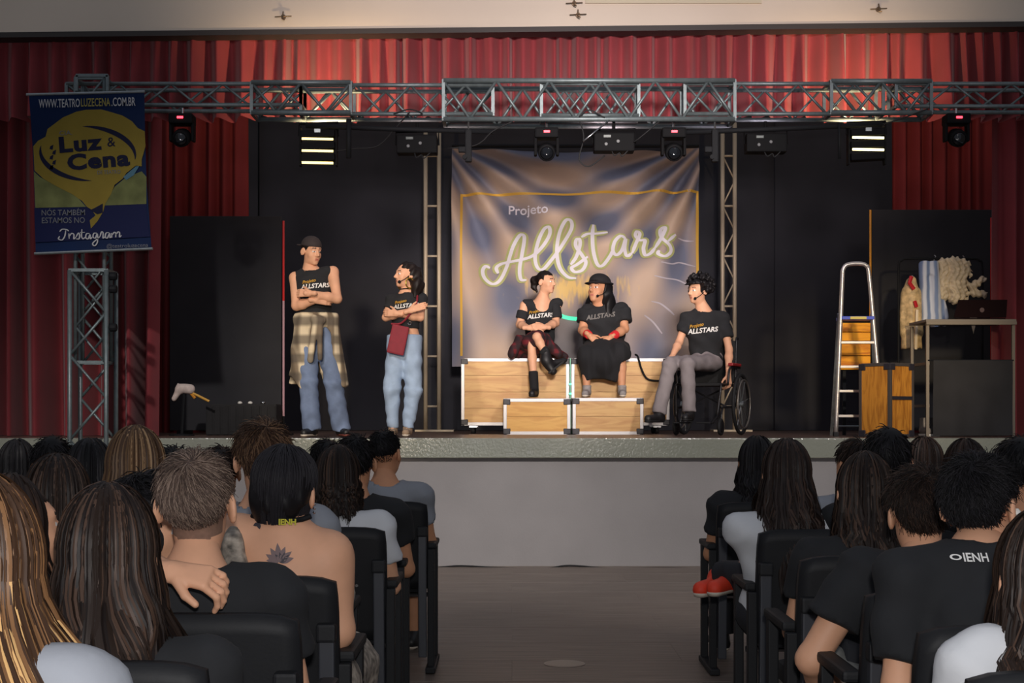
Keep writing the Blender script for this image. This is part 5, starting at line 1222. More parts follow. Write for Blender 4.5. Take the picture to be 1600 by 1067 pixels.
A4.tee(TEE['black'], .62, hem=w(0, 560).z, sl_r=(.078, .08), neck_r=.08, wrk=.005, inf=.02)
tee_print(A4, 939, 493, Yc - .2, (0, -1, 0), 1.0, M_pgr, .14, False)
F = Field(*bounds([J['pel'], J['ka'], J['kb'], w(915, 600, -.2), w(990, 590, -.2)], .2), .013); F.ell(J['pel'] + Vector((0, -.05, 0)), (.25, .2, .13), k=.05)
F.cone(w(930, 545, 0), w(920, 556, -.40), .13, .12, k=.06); F.cone(w(962, 545, 0), w(968, 553, -.40), .13, .12, k=.06); F.cone(w(944, 548, -.2), w(944, 565, -.42), .14, .12, k=.06)
F.cone(w(918, 560, -.40), w(921, 592, -.36), .10, .085, k=.06); F.cone(w(945, 565, -.38), w(950, 590, -.34), .12, .1, k=.06); F.cone(w(968, 556, -.40), w(962, 586, -.36), .10, .08, k=.05)
F.warp(lambda X, Y, Z: .008 * np.sin(X * 34 + Z * 9) + .004 * np.sin(X * 70)); hz = lambda X: np.interp(X, [xpx(p, 14.6) for p in (890, 905, 925, 945, 965, 970, 985)], [W(0, p, 14.6).z for p in (588, 600, 592, 592, 598, 566, 560)])
F.clip(lambda X, Y, Z: hz(X) - Z); F.clip(lambda X, Y, Z: seatz + .002 - Z - np.where(Y < 14.88, .5, 0))
A4.put('skirt', F.mesh(), mat('black_skirt', srgb(27, 27, 30), .92, var=.15, vscale=6))
M_band = mat('red_wristband', srgb(214, 40, 44), .8)
for q in 'ab':
    a = J['w' + q].lerp(J['e' + q], .10); b_ = J['w' + q].lerp(J['e' + q], .42); F = Field(*bounds([a, b_], .1), .008); F.cone(a, b_, .042, .048, k=.01, flat=True); A4.put('wristband', F.mesh(), M_band)
    A4.shoe(q, mat('grey_canvas', srgb(146, 140, 138), .85, var=.15, vscale=40), M_sole, .13, True)
def hathair(F):
    F.ell((0, -.02, .03), (.086, .104, .096), k=.01); F.clip(lambda X, Y, Z: np.minimum(.065 - Z, np.maximum(Y - .01, -.3)))
    for sg in (-1, 1): F.cone((sg * .07, -.05, .02), (sg * .085, -.05, -.12), .04, .055, k=.04); F.cone((sg * .085, -.05, -.12), (sg * .115, -.03, -.25), .055, .03, k=.04)
    F.cone((0, -.09, .02), (0, -.10, -.22), .06, .07, k=.04)
A4.hair_field(hathair, HAIR['black'][0], warp=lambda X, Y, Z: .004 * np.sin(X * 100 + Z * 20))
def hat(F):
    F.ell((0, -.015, .075), (.092, .108, .075), k=.01); F.clip(lambda X, Y, Z: .055 - Z + .15 * Y); F.ell((0, -.005, .058), (.125, .145, .012), R=np.array(Matrix.Rotation(-.12, 3, 'X')), k=.015)
A4.hair_field(hat, mat('black_felt', srgb(30, 29, 32), .85), name='hat')
A4.mic()

# ---- man in the wheelchair
Yd = 13.85; w = lambda px, py, d=0.0: W(px, py, Yd + d)
J = dict(head=w(1091, 455, -.02), neck=w(1100, 486), sa=w(1074, 497), sb=w(1129, 497, .02), pel=w(1103, 560, .05), ea=w(1061, 535, -.06), eb=w(1139, 546, .0), wa=w(1050, 557, -.28), wb=w(1138, 585, -.14),
         ha=w(1093, 566, .0), hb=w(1116, 566, .04), ka=w(1047, 568, -.48), kb=w(1074, 568, -.50), fa=w(1029, 648, -.56), fb=w(1077, 646, -.58), ta=w(1015, 656, -.68), tb=w(1071, 657, -.74))
A5 = Person('curly-haired man in grey trousers sitting in the wheelchair', J, 'fair', dict(chest=.17, waist=.15, hip=.15, sh=.055, arm=.92, leg=.86), root=(J['pel'].x, J['pel'].y, STZ + .48))
A5.body(head_frame(PI - math.radians(58), math.radians(-2)), hands=[(J['wa'], (-.3, -.9, -.3), (-.2, -.2, .95), -1, .5, {}), (J['wb'], (.05, -.1, -1), (.6, -.7, 0), 1, .7, {})])
A5.tee(TEE['black'], .62, hem=w(0, 574).z, sl_r=(.064, .076), neck_r=.07, wrk=.006)
tee_print(A5, 1098, 516, Yd - .14, (-.12, -1, 0), .95)
A5.trousers(M_gtrou, top=w(0, 546).z, hem=(.07, .066), thigh=.092, knee=.078, length=.98)
A5.shoe('a', M_shoe, M_rubber, .17, sc=1.05); A5.shoe('b', M_shoe, M_rubber, .17, sc=1.05)
rc = random.Random(5)
def curls(F):
    F.ell((0, -.03, .045), (.10, .112, .102), k=.01)
    for k in range(230):
        th = math.acos(rc.uniform(-.45, 1)); ph = rc.uniform(0, 2 * PI); rj = rc.uniform(.9, 1.18); F.ell((.112 * rj * math.sin(th) * math.cos(ph), -.03 + .125 * rj * math.sin(th) * math.sin(ph), .048 + .117 * rj * math.cos(th)), (rc.uniform(.012, .024),) * 3, k=.006)
    F.clip(lambda X, Y, Z: np.minimum(.066 - Z, np.maximum(Y - .03, -.075 - Z)))
A5.hair_field(curls, HAIR['black'][1], h=.007)
A5.mic()
# the wheelchair: forward is towards the camera and to the left
wc0 = Vector((J['pel'].x + .03, Yd + .06, STZ)); ry = math.radians(-24)     # local -Y is forward
wch = thing('wheelchair', 'black wheelchair with red armrests under the curly-haired man', 'wheelchair', wc0, ry)
M_fr = mat('wheelchair_frame', srgb(44, 43, 46), .35, .5); M_redv = mat('red_armrest', srgb(150, 34, 38), .5)
for s in (-1, 1):
    whl = MB().ring((s * .29, .12, .305), .285, .018, (1, 0, 0), 40, 8).build('wheel', M_rubber, wch, True)
    MB().ring((s * .32, .12, .305), .235, .009, (1, 0, 0), 36, 6).build('push_rim', mat('grey_rim', srgb(130, 124, 118), .35, .6), whl, True)
    MB().lathe((s * .29 - .03, .12, .305), [(.03, 0), (.03, .06)], 12, (1, 0, 0)).build('hub', M_alu, whl)
    for k in range(8):
        a = k * PI / 4 + .2; MB().tube([(s * .29, .12 + .03 * math.cos(a), .305 + .03 * math.sin(a)), (s * .29, .12 + .275 * math.cos(a), .305 + .275 * math.sin(a))], .005, 5).build('spoke', M_alu, whl)
    cst = MB().ring((s * .22, -.36, .085), .065, .018, (1, 0, 0), 24, 8).build('caster_wheel', M_rubber, wch, True)
    MB().tube([(s * .22, -.36, .085), (s * .22, -.34, .20), (s * .22, -.30, .26)], .011, 6).build('caster_fork', M_fr, cst)
    MB().lathe((s * .22 - .02, -.36, .085), [(.05, 0), (.05, .04)], 12, (1, 0, 0)).build('caster_hub', M_fr, cst)
    MB().tube(crom([(s * .22, .25, .95), (s * .22, .20, .92), (s * .22, .18, .50), (s * .22, .16, .28)], 4), .012, 8).build('back_post', M_fr, wch, True)
    MB().tube(crom([(s * .22, .18, .48), (s * .22, -.30, .49), (s * .22, -.36, .44), (s * .20, -.42, .16)], 4), .012, 8).build('seat_rail', M_fr, wch, True)
    MB().tube([(s * .22, .15, .28), (s * .22, -.34, .27)], .012, 8).build('lower_rail', M_fr, wch, True)
    MB().tube(crom([(s * .26, .18, .66), (s * .26, -.12, .66), (s * .26, -.2, .62), (s * .25, -.22, .48)], 4), .011, 8).build('arm_frame', M_fr, wch, True)
    MB().box((s * .26, 0.0, .685), (.05, .32, .03), bev=.01).build('armrest', M_redv, wch)
    MB().box((s * .11, -.50, .125), (.14, .15, .014), bev=.004).build('footplate', M_rubber, wch)
    MB().tube([(s * .20, -.42, .18), (s * .17, -.50, .12)], .010, 6).build('foot_hanger', M_fr, wch)
for a, b_ in (((-.22, -.1, .27), (.22, -.05, .48)), ((.22, -.1, .27), (-.22, -.05, .48))): MB().tube([a, b_], .010, 6).build('cross_brace', M_fr, wch)
MB().box((0, -.06, .49), (.42, .42, .03), bev=.01).build('seat', M_rubber, wch); MB().box((0, .20, .72), (.42, .025, .42), bev=.01).build('backrest', M_rubber, wch)
# ================================================================== auditorium chairs
M_cpl = mat('chair_black_plastic', srgb(27, 28, 31), 0.6, var=0.08, vscale=15, bump=0.04, bscale=120, spec=0.3)
M_cpost = mat('chair_grey_post', srgb(66, 68, 74), 0.42, 0.25)
M_cfab = mat('chair_black_fabric', srgb(26, 27, 31), 0.9)
def make_chair():
    """seat back at y = 0, facing +Y; origin on the floor below the backrest"""
    t = thing('auditorium_chair', '', 'chair')
    # curved back shell: rounded rectangle bent in plan and leaning back
    bm = bmesh.new(); nx, nz = 12, 10; grid = {}
    for side, dy in ((0, 0.0), (1, 0.045)):
        for j in range(nz + 1):
            for i in range(nx + 1):
                u = i / nx * 2 - 1; v = j / nz
                hw = 0.232 * (1 - 0.10 * max(0, v - .8) ** 2 * 25 * 0.25)
                x = u * hw; z = 0.42 + v * 0.445 - 0.018 * abs(u) ** 6 * (1 if v > .5 else 0); y = -0.075 * v + 0.02 * u * u + dy
                grid[side, i, j] = bm.verts.new((x, y, z))
    for side in (0, 1):
        for j in range(nz):
            for i in range(nx): bm.faces.new([grid[side, i, j], grid[side, i + 1, j], grid[side, i + 1, j + 1], grid[side, i, j + 1]])
    for i in range(nx):
        bm.faces.new([grid[0, i, 0], grid[0, i + 1, 0], grid[1, i + 1, 0], grid[1, i, 0]]); bm.faces.new([grid[0, i, nz], grid[0, i + 1, nz], grid[1, i + 1, nz], grid[1, i, nz]])
    for j in range(nz):
        bm.faces.new([grid[0, 0, j], grid[0, 0, j + 1], grid[1, 0, j + 1], grid[1, 0, j]]); bm.faces.new([grid[0, nx, j], grid[0, nx, j + 1], grid[1, nx, j + 1], grid[1, nx, j]])
    bmesh.ops.recalc_face_normals(bm, faces=bm.faces[:]); me = bpy.data.meshes.new('back_shell'); bm.to_mesh(me); bm.free()
    bk = link('back_shell', me, M_cpl, t, True)
    MB().box((0, 0.055, 0.63), (0.42, 0.03, 0.36), Matrix.Rotation(0.17, 3, 'X'), bev=0.012).build('back_pad', M_cfab, t)
    for s in (-1, 1):
        MB().box((s * 0.205, -0.035, 0.40), (0.042, 0.035, 0.64), Matrix.Rotation(0.06, 3, 'X'), bev=0.005).build('upright', M_cpost, t)
        MB().box((s * 0.205, -0.06, 0.715), (0.052, 0.045, 0.05), bev=0.008).build('upright_cap', M_cpl, t)
        MB().lathe((s * 0.12, -0.045, 0.64), [(0.006, 0), (0.006, 0.012)], 8, (0, -1, 0)).build('bolt', M_chrome, bk)
        MB().box((s * 0.245, 0.20, 0.635), (0.05, 0.34, 0.03), bev=0.01).build('armrest', M_cpl, t)
        MB().box((s * 0.245, 0.34, 0.32), (0.035, 0.05, 0.60), bev=0.005).build('front_leg', M_cpl, t)
        MB().box((s * 0.245, 0.02, 0.32), (0.035, 0.05, 0.60), bev=0.005).build('rear_leg', M_cpl, t)
        MB().box((s * 0.245, 0.16, 0.018), (0.05, 0.44, 0.03), bev=0.006).build('foot_bar', M_cpl, t)
    MB().box((0, 0.25, 0.43), (0.43, 0.42, 0.07), bev=0.025).build('seat', M_cfab, t)
    MB().tube([(-0.23, 0.26, 0.36), (0.23, 0.26, 0.36)], 0.012, 8).build('seat_bar', M_chrome, t)
    return t
CHAIR0 = make_chair(); chair_used = [False]
def place_chair(x, y, rz, label):
    o = CHAIR0 if not chair_used[0] else copy_tree(CHAIR0); chair_used[0] = True
    o.location = (x, y, 0); o.rotation_euler = (0, 0, rz); o['label'] = label; o['group'] = 'auditorium chairs in rows'; return o

# ================================================================== hair strands
def strand_mesh(P, r0, r1, ns=3):
    N, K, _ = P.shape; T = np.gradient(P, axis=1); T /= np.linalg.norm(T, axis=2, keepdims=True) + 1e-9
    ref = np.array((0.31, 0.87, 0.38)); X = np.cross(T, ref); X /= np.linalg.norm(X, axis=2, keepdims=True) + 1e-9; Yv = np.cross(T, X)
    r = np.linspace(r0, r1, K)[None, :, None]; a = np.arange(ns) * 2 * PI / ns
    V = P[:, :, None, :] + r[..., None] * (X[:, :, None, :] * np.cos(a)[None, None, :, None] + Yv[:, :, None, :] * np.sin(a)[None, None, :, None])
    base = (np.arange(N) * K * ns)[:, None, None] + (np.arange(K - 1) * ns)[None, :, None]; k = np.arange(ns)[None, None, :]; k2 = (k + 1) % ns
    Q = np.stack([base + k, base + k2, base + ns + k2, base + ns + k], -1).reshape(-1, 4)
    return V.reshape(-1, 3), Q, np.repeat(np.arange(N), (K - 1) * ns), np.tile(np.repeat(np.arange(K - 1), ns), N)

def ribbon_hair(P, r0, r1, c):
    """flat locks whose face looks outward from the point c"""
    N, K, _ = P.shape; T = np.gradient(P, axis=1); T /= np.linalg.norm(T, axis=2, keepdims=True) + 1e-9
    O = P - np.array(c); O[..., 2] *= .35; O /= np.linalg.norm(O, axis=2, keepdims=True) + 1e-9
    X = np.cross(T, O); X /= np.linalg.norm(X, axis=2, keepdims=True) + 1e-9; r = np.concatenate([np.full(K - K // 2, r0), np.linspace(r0, r1, K // 2)])[None, :, None]
    g = np.random.default_rng(N); tw = g.uniform(-.7, .7, (N, 1, 1)); X = X * np.cos(tw) + O * np.sin(tw)
    V = np.stack([P + X * r, P - X * r], 2); base = (np.arange(N) * K * 2)[:, None] + (np.arange(K - 1) * 2)[None, :]
    Q = np.stack([base, base + 1, base + 3, base + 2], -1).reshape(-1, 4)
    return V.reshape(-1, 3), Q, np.repeat(np.arange(N), K - 1), np.tile(np.arange(K - 1), N)

def long_hair(p, n, L, key, seed, wave=0.010, wfreq=3.0, flare=0.25, r=0.0022, back=0.05, tips=0.10, clump=7.0, front=118, sway=(0, 0), balayage=False, rough_top=0.0, part=0.0, shift=0.0, low_x=0.0):
    """strands lie on the crown and fall past the shoulders; local frame: face +Y"""
    g = np.random.default_rng(seed); A, B, C = 0.086, 0.106, 0.118; cen = np.array((0, -.014, .012))
    phi = np.radians(g.uniform(-front, front, n)); cl = np.round(np.degrees(phi) / clump + g.normal(0, .75, n)); clc = np.radians(cl * clump)
    cr = np.random.default_rng(seed + 1); table = cr.uniform(0, 2 * PI, 400); tl = cr.uniform(-1, 1, 400); ph = table[cl.astype(int) % 400]; le = tl[(cl.astype(int) * 3) % 400]
    th0 = np.radians(g.uniform(3, 55, n)); lay = g.uniform(0, 1, n); K1, K2 = 7, 13
    end = -(L * (1 - tips * (g.uniform(0, 1, n) + .5 * le)))
    P = np.zeros((n, K1 + K2, 3))
    for k in range(K1):
        th = th0 + (np.radians(98) - th0) * k / (K1 - 1); rr = 1 + .10 * lay + rough_top * g.normal(0, 1, n) * .3
        P[:, k, 0] = A * rr * np.sin(th) * np.sin(phi); P[:, k, 1] = -B * rr * np.sin(th) * np.cos(phi); P[:, k, 2] = C * rr * np.cos(th)
        P[:, k, 0] += part * (1 - k / (K1 - 1)) ** 2
    x0, y0, z0 = (P[:, K1 - 1, q].copy() for q in range(3))
    for k in range(K2):
        t = (k + 1) / K2; z = z0 + (end - z0) * t; s = np.clip((-z - .06) / .25, 0, 1); conv = .35 * t
        f = phi * (1 - conv) + clc * conv; rad = (1 + .10 * lay) * (1 + flare * np.sin(min(t * 1.4, 1.0) * PI / 2) * (0.5 + .5 * np.abs(le)))
        bx = A * np.sin(f) * rad; by = -B * np.cos(f) * rad
        wv = wave * np.clip(t * 2.2, 0, 1) * (1 + .5 * le)
        P[:, K1 + k, 0] = bx + wv * np.sin(wfreq * 2 * PI * t + ph) + sway[0] * t * t + low_x * s * np.sign(f) * np.abs(np.sin(f))
        P[:, K1 + k, 1] = by - back * s * np.cos(f * .9) + wv * np.cos(wfreq * 2 * PI * t + ph * 1.7) + sway[1] * t * t
        P[:, K1 + k, 2] = z
    P += cen; P += g.normal(0, .0012, (n, 1, 3))
    V, Q, si, ki = ribbon_hair(P * p.hs, r * 1.15, r * .3, (0, -.014, 0))
    Ry = np.array(Matrix.Rotation(p.yaw, 3, 'Z')); V = V @ Ry.T + np.array(p.J['head'])
    tone = (g.uniform(0, 1, n) * .7 + (le * .5 + .5) * .3); mi = np.where(tone < .38, 0, np.where(tone < .72, 1, 2))
    m = mi[si]
    if balayage: sk = g.uniform(7, 21, n)[si]; m = np.where(ki < sk - 2, np.maximum(m - 1, 0), m); m = np.where((ki > sk) & (tone[si] > .35), 2, m)
    # solid mass underneath
    F = Field((-.2, -.26, -L * .98), (.2, .14, .16), .012); F.ell(cen, (A * .95, B * .95, C * .95), k=.01); F.clip(lambda X, Y, Z: np.minimum(.055 - Z, Y - .03))
    for a in range(-100, 101, 20):
        f = math.radians(a); b0 = (A * .56 * math.sin(f), -.014 - B * .56 * math.cos(f), 0.0); e = L * (.80 if abs(a) < 70 else .66); ex = .66 * (1 + flare * .6)
        F.cone(b0, (A * ex * math.sin(f) + sway[0] * .6 + low_x * np.sign(f) * abs(math.sin(f)) * .3, -.014 - B * ex * math.cos(f) - back * .8 * math.cos(f * .9) + sway[1] * .6, -e), .026, .020, k=.03)
    Vc, Qc = F.mesh(); Vc = (Vc * p.hs) @ Ry.T + np.array(p.J['head'])
    V2, Q2 = join_np([(Vc, Qc), (V, Q)]); o = link('hair', np_mesh('hair', V2 - np.array(p.root), Q2), HAIR[key], p.o, True)
    idx = np.concatenate([np.zeros(len(Qc), dtype=np.int32), m.astype(np.int32)])
    if len(o.data.polygons) == len(idx): o.data.polygons.foreach_set('material_index', idx)
    return o

def short_hair(p, n, key, seed, length=0.045, lift=0.35, r=0.0018, low=-.05, crown=(0.012, -.06), fade=False, thick=1.0, side_low=-.02, messy=.25):
    """cropped hair combed away from a whorl at the crown; local frame: face +Y"""
    g = np.random.default_rng(seed); A, B, C = .0785, .0965, .0895; cen = np.array((0, -.013, .035))
    u = g.normal(size=(n * 4, 3)); u /= np.linalg.norm(u, axis=1, keepdims=True); P0 = cen + u * np.array((A, B, C))
    lowz = np.where(P0[:, 1] < -.03, low, side_low) + np.clip(P0[:, 1] - .005, 0, 1) * 1.7
    ok = (P0[:, 2] > lowz) & ~((np.abs(P0[:, 0]) > .055) & (np.abs(P0[:, 1] + .012) < .034) & (P0[:, 2] < .036)); P0 = P0[ok][:n]; u = u[ok][:n]; n = len(P0)
    N = u / np.array((A, B, C)); N /= np.linalg.norm(N, axis=1, keepdims=True)
    w0 = np.array((crown[0], crown[1], C + .03)); d = P0 - w0; d -= N * (d * N).sum(1, keepdims=True); d /= np.linalg.norm(d, axis=1, keepdims=True) + 1e-6
    sw = np.cross(N, d); d = d * .85 + sw * .45 + g.normal(0, messy, d.shape); d /= np.linalg.norm(d, axis=1, keepdims=True)
    hgt = np.clip((P0[:, 2] - low) / (.11 - low), 0, 1); ln = length * (.25 + .75 * hgt if not fade else .10 + .90 * hgt ** 1.3) * g.uniform(.7, 1.25, n); K = 4; P = np.zeros((n, K, 3))
    lf = lift * (hgt if fade else 1) * g.uniform(.6, 1.3, n)
    for k in range(K):
        t = k / (K - 1); P[:, k] = P0 + (d * t + N * (lf * t * (1 - .35 * t) * (1 if not fade else 1) + .05)[:, None]) * ln[:, None] - np.array((0, 0, .12)) * (ln * t * t)[:, None] - N * ((ln * t) ** 2 / .16)[:, None]
    V, Q, si, ki = strand_mesh(P * p.hs, r, r * .5); Vw = V @ p.R.T + np.array(p.J['head'])
    F = Field((-.1, -.125, -.1), (.1, .12, .15), .008); F.ell(cen, (A + .001, B + .001, C + .003 * thick), k=.01)
    F.clip(lambda X, Y, Z: np.where(Y < -.03, (low + (.05 if fade else .01)), side_low + (.03 if fade else .005)) - Z + np.maximum(Y - .005, 0) * 1.7)
    Vc, Qc = F.mesh(); Vc = (Vc * p.hs) @ p.R.T + np.array(p.J['head'])
    V2, Q2 = join_np([(Vc, Qc), (Vw, Q)]); o = link('hair', np_mesh('hair', V2 - np.array(p.root), Q2), HAIR[key], p.o, True)
    tone = g.uniform(0, 1, n); mi = np.where(tone < .35, 0, np.where(tone < .75, 1, 2))[si]; idx = np.concatenate([np.zeros(len(Qc), dtype=np.int32), mi.astype(np.int32)])
    if len(o.data.polygons) == len(idx): o.data.polygons.foreach_set('material_index', idx)
    return o

# ================================================================== seated spectators, seen from behind
def spectator(label, px, ptop, Y, tee='black', hair=('short', {}), key='dark', skin='tan', yaw=0.0, pitch=0.08, roll=0.0, s=1.0, B=None, J2=None, lean=0.0, sleeve=.55, face=False, trous=None, legs='trousers', neck_r=.072, chair=None, hh=.009, h=.014, shoes=None, tee_kw=None, hands=(), stubble=None, chair_rz=0.0, chair_dx=0.0, chair_dy=0.0, drop=0.0):
    top = W(px, ptop, Y); hd = top - Vector((0, 0, .132 * s)); x = hd.x
    n = hd + Vector((-lean * .25, -.03, -.165)) * s; sh = n + Vector((0, -.012, -.045 - drop)) * s
    cy = Y - .17 + chair_dy                                             # backrest of the chair
    pel = Vector((x - lean, cy + .20, .52)); hw = .185 * s
    J = dict(head=hd, neck=n, sa=sh + Vector((-hw, 0, 0)), sb=sh + Vector((hw, 0, 0)), pel=pel)
    for q, g in (('a', -1), ('b', 1)):
        J['e' + q] = J['s' + q] + Vector((g * .045, .07, -.26)) * s; J['w' + q] = Vector((pel.x + g * .10, pel.y + .26, .62))
        J['h' + q] = pel + Vector((g * .09, .02, -.01)); J['k' + q] = pel + Vector((g * .11, .44, -.0)); J['f' + q] = pel + Vector((g * .11, .46, -.435)); J['t' + q] = J['f' + q] + Vector((g * .02, .14, -.045))
    if J2: J.update({k: Vector(v) for k, v in J2.items()})
    p = Person(label, J, skin, {**dict(chest=.165 * s, depth=.105, waist=.145, wdep=.10, hip=.165, sh=.052 * s, head=s, leg=.95, arm=.95), **(B or {})}, h=h, root=(pel.x, pel.y, .465))
    p.yaw = yaw; R = head_frame(yaw, pitch, roll); hl_ = list(hands)
    p.body(R, face=face, hh=hh, hands=hl_, stubble=stubble)
    if tee: p.tee(TEE[tee] if isinstance(tee, str) else tee, sleeve, hem=.48, inf=.016, neck_r=neck_r, neck_drop=.012, wrk=.0035, seed=px, **(tee_kw or {}))
    if legs == 'trousers': p.trousers(trous or M_dtrou, wrk=.003, top=.66)
    elif legs == 'shorts': p.trousers(trous or M_dtrou, wrk=.003, top=.66, short=.8, name='shorts')
    for q in 'ab': p.shoe(q, (shoes or M_shoe), M_sole, .15)
    kind, kw = hair
    if kind == 'long': long_hair(p, key=key, seed=abs(int(px)), **{**dict(n=420, L=.34, r=.0034), **kw})
    elif kind == 'short': short_hair(p, key=key, seed=abs(int(px)), **{**dict(n=900, r=.0026), **kw})
    cx = x - lean + chair_dx
    if chair: place_chair(cx, cy, chair_rz, 'black auditorium chair occupied by the ' + chair)
    return p

def strap(p, pts, r, m, name): p.mbd().tube(crom(pts, 5), r, 6).build(name, m, p.o, True)
# ---- left block, nearest rows first
spectator('girl with long honey-blonde hair and a pale grey top, nearest on the left', -38, 742, 1.93, 'grey', ('long', dict(n=3600, L=.56, r=.0022, wave=.010, wfreq=1.2, flare=.50, balayage=True, clump=5, back=.17, tips=.22, sway=(.02, 0), low_x=.12)), 'blonde', 'fair', s=.98, chair='girl with honey-blonde hair', hh=.012, B=dict(hip=.15), J2=dict(sb=(-.575, 1.87, .93), sa=(-.93, 1.87, .93)))
spectator('girl with long wavy dark brown hair, sitting behind the short-haired boy', 172, 760, 2.72, 'black', ('long', dict(n=3600, L=.47, r=.0024, wave=.016, wfreq=1.6, flare=.30, clump=6, back=.06, tips=.15, sway=(.13, -.02))), 'dbrown', 'fair', s=1.0, chair='girl with wavy dark brown hair', hh=.012)
L3 = spectator('boy with ash-brown faded haircut in a black tee, hand resting on his back', 308, 700, 3.33, 'black', ('short', dict(n=9000, length=.048, lift=.30, r=.0010, low=-.066, side_low=-.015, fade=True, crown=(.0, -.055), messy=.2)), 'ash', 'fair', pitch=.22, s=1.0, chair='boy with the faded haircut', hh=.006, h=.012, chair_dx=.04, B=dict(sh=.058),
   stubble=lambda c: (c[:, 2] > -.072 + 3 * c[:, 0] ** 2) & (c[:, 1] < -.01) & (np.abs(c[:, 0]) < .079) & ~((np.abs(c[:, 0]) > .074)))
# ---- person leaning on the boy, left hand draped over his back
c = W(258, 738, 3.62)
hw_ = W(268, 893, 3.10)
L4 = spectator('person in dark clothes leaning on the short-haired boy with one hand over his back', 233, 738, 3.62, 'black', ('short', dict(n=1400, length=.05, r=.0022)), 'black', 'fair', yaw=math.radians(-100), pitch=-.25, face=True, hh=.007, lean=.22,
   J2=dict(eb=W(196, 880, 3.22), wb=hw_, sb=W(205, 850, 3.5), sa=W(180, 850, 3.72), ea=W(150, 960, 3.7)),
   hands=[(hw_, (1, -.02, -.18), (.1, -.62, .78), 1, .5, dict(h=.0034, s=.92, curls=(.84, .80, .76, .70), spread=.5))], chair='person leaning on the short-haired boy')
mk = L4.mbd(); mk.tube(crom([L4.hl((-.083, -.01, -.01)), L4.hl((-.075, .04, -.03)), L4.hl((-.04, .09, -.05))], 5), .004, 5); mk.build('face_mask_strap', M_black, L4.o)
# ---- second row: woman with tattoos, girl with light brown hair at the left
c5 = W(447, 697, 4.05)
J5 = dict(sa=W(372, 842, 4.02), sb=W(512, 868, 4.02), ea=W(345, 945, 4.05), eb=W(526, 985, 4.0), wb=W(500, 1010, 4.35), wa=W(400, 1000, 4.4), neck=W(445, 824, 4.02))
L5 = spectator('woman with black hair, bare tattooed shoulders and a patterned dress', 447, 697, 4.05, None, ('none', {}), 'black', 'fair', yaw=math.radians(-12), roll=.06, s=.98, h=.012, hh=.008, J2=J5, B=dict(chest=.195, depth=.14, waist=.175, wdep=.15, sh=.075, arm=1.28, hip=.19), chair='tattooed woman', chair_dx=-.06, legs='none')
M_dress = mat('paisley_dress', srgb(150, 140, 128), .8, var=.75, vscale=34)
F = Field(*bounds([L5.J['sa'], L5.J['sb'], L5.J['pel'], L5.J['ka'], L5.J['kb']], .28), .014); torso(F, L5.J, .006, L5.B)
for q in 'ab': F.cone(L5.J['h' + q], L5.J['k' + q], .11, .10, k=.05); F.cone(L5.J['k' + q], L5.J['k' + q].lerp(L5.J['f' + q], .7), .10, .11, k=.05, flat=True)
F.clip(lambda X, Y, Z: Z - W(0, 890, 4.0).z - .25 * (L5.J['neck'].x - .05 - X)); L5.put('dress', F.mesh(), M_dress)
F = Field(*bounds([W(360, 830, 3.95), W(372, 900, 3.9)], .12), .01); F.cone(W(366, 832, 3.97), W(362, 852, 3.93), .024, .03, k=.02); F.cone(W(362, 852, 3.93), W(372, 905, 3.9), .03, .04, k=.02); L5.put('dress_strap', F.mesh(), M_dress)
def bun(F):
    F.ell((0, -.016, .03), (.090, .108, .100), k=.01); F.ell((-.01, -.075, -.015), (.072, .046, .06), k=.04); F.cone((-.02, -.085, -.03), (-.045, -.08, -.075), .036, .012, k=.04); F.cone((.03, -.07, -.03), (.02, -.08, -.06), .032, .012, k=.04)
    F.clip(lambda X, Y, Z: np.minimum(.06 - Z, Y - .02))
L5.hair_field(bun, HAIR['black'][1], warp=lambda X, Y, Z: .003 * np.sin(X * 130 + Z * 30) + .002 * np.sin(X * 210))
long_o = strand_mesh
g = np.random.default_rng(3); n_ = 500; ph = np.radians(g.uniform(-120, 120, n_)); P = np.zeros((n_, 9, 3)); th0 = np.radians(g.uniform(5, 60, n_)); rad = g.uniform(1.0, 1.07, n_)
for k in range(9):
    th = th0 + (np.radians(122) - th0) * k / 8; P[:, k] = np.stack([.091 * rad * np.sin(th) * np.sin(ph) * (1 - .25 * (k / 8) ** 2), -.016 - .112 * rad * np.sin(th) * np.cos(ph), .03 + .103 * rad * np.cos(th) - .05 * (k / 8) ** 3], 1)
V, Q, si, ki = strand_mesh(P, .002, .001); L5.put('hair_strands', (V @ L5.R.T + np.array(L5.J['head']), Q), HAIR['black'][2])
L5.print_c = W(450, 815, 4.0)
bodybv = BVHTree.FromPolygons([v.co.copy() for v in L5.body_o.data.vertices], [tuple(f.vertices) for f in L5.body_o.data.polygons])
def on_back(px, py, off=.002):
    a = W(px, py, 3.0) - L5.root; d = (W(px, py, 4.0) - W(px, py, 3.0)).normalized(); hit = bodybv.ray_cast(a, d); return (hit[0] - d * off) if hit[0] is not None else (W(px, py, 3.98) - L5.root)
M_ink = mat('faded_tattoo_ink', srgb(124, 104, 104), .6); M_ink2 = mat('dark_tattoo_ink', srgb(62, 56, 62), .6)
def petal(cx, cy, ang, L, wd, m):
    out = []
    for i in range(9):
        t = i / 8; out.append((t * L, wd * math.sin(PI * t ** .8)))
    poly = out + [(a, -b) for a, b in out[-2:0:-1]]; ca, sa_ = math.cos(ang), math.sin(ang)
    MB().add([on_back(cx + a * ca - b * sa_, cy - a * sa_ - b * ca) for a, b in poly], [tuple(range(len(poly)))]).build('tattoo', m, L5.body_o)
for k, (a, L) in enumerate(((95, 30), (68, 26), (122, 26), (40, 26), (150, 24), (15, 24), (172, 20))): petal(436, 878, math.radians(a), L, 5, M_ink)
for k in range(4): petal(440, 880, math.radians(50 + 25 * k), 18, 3, M_ink2)
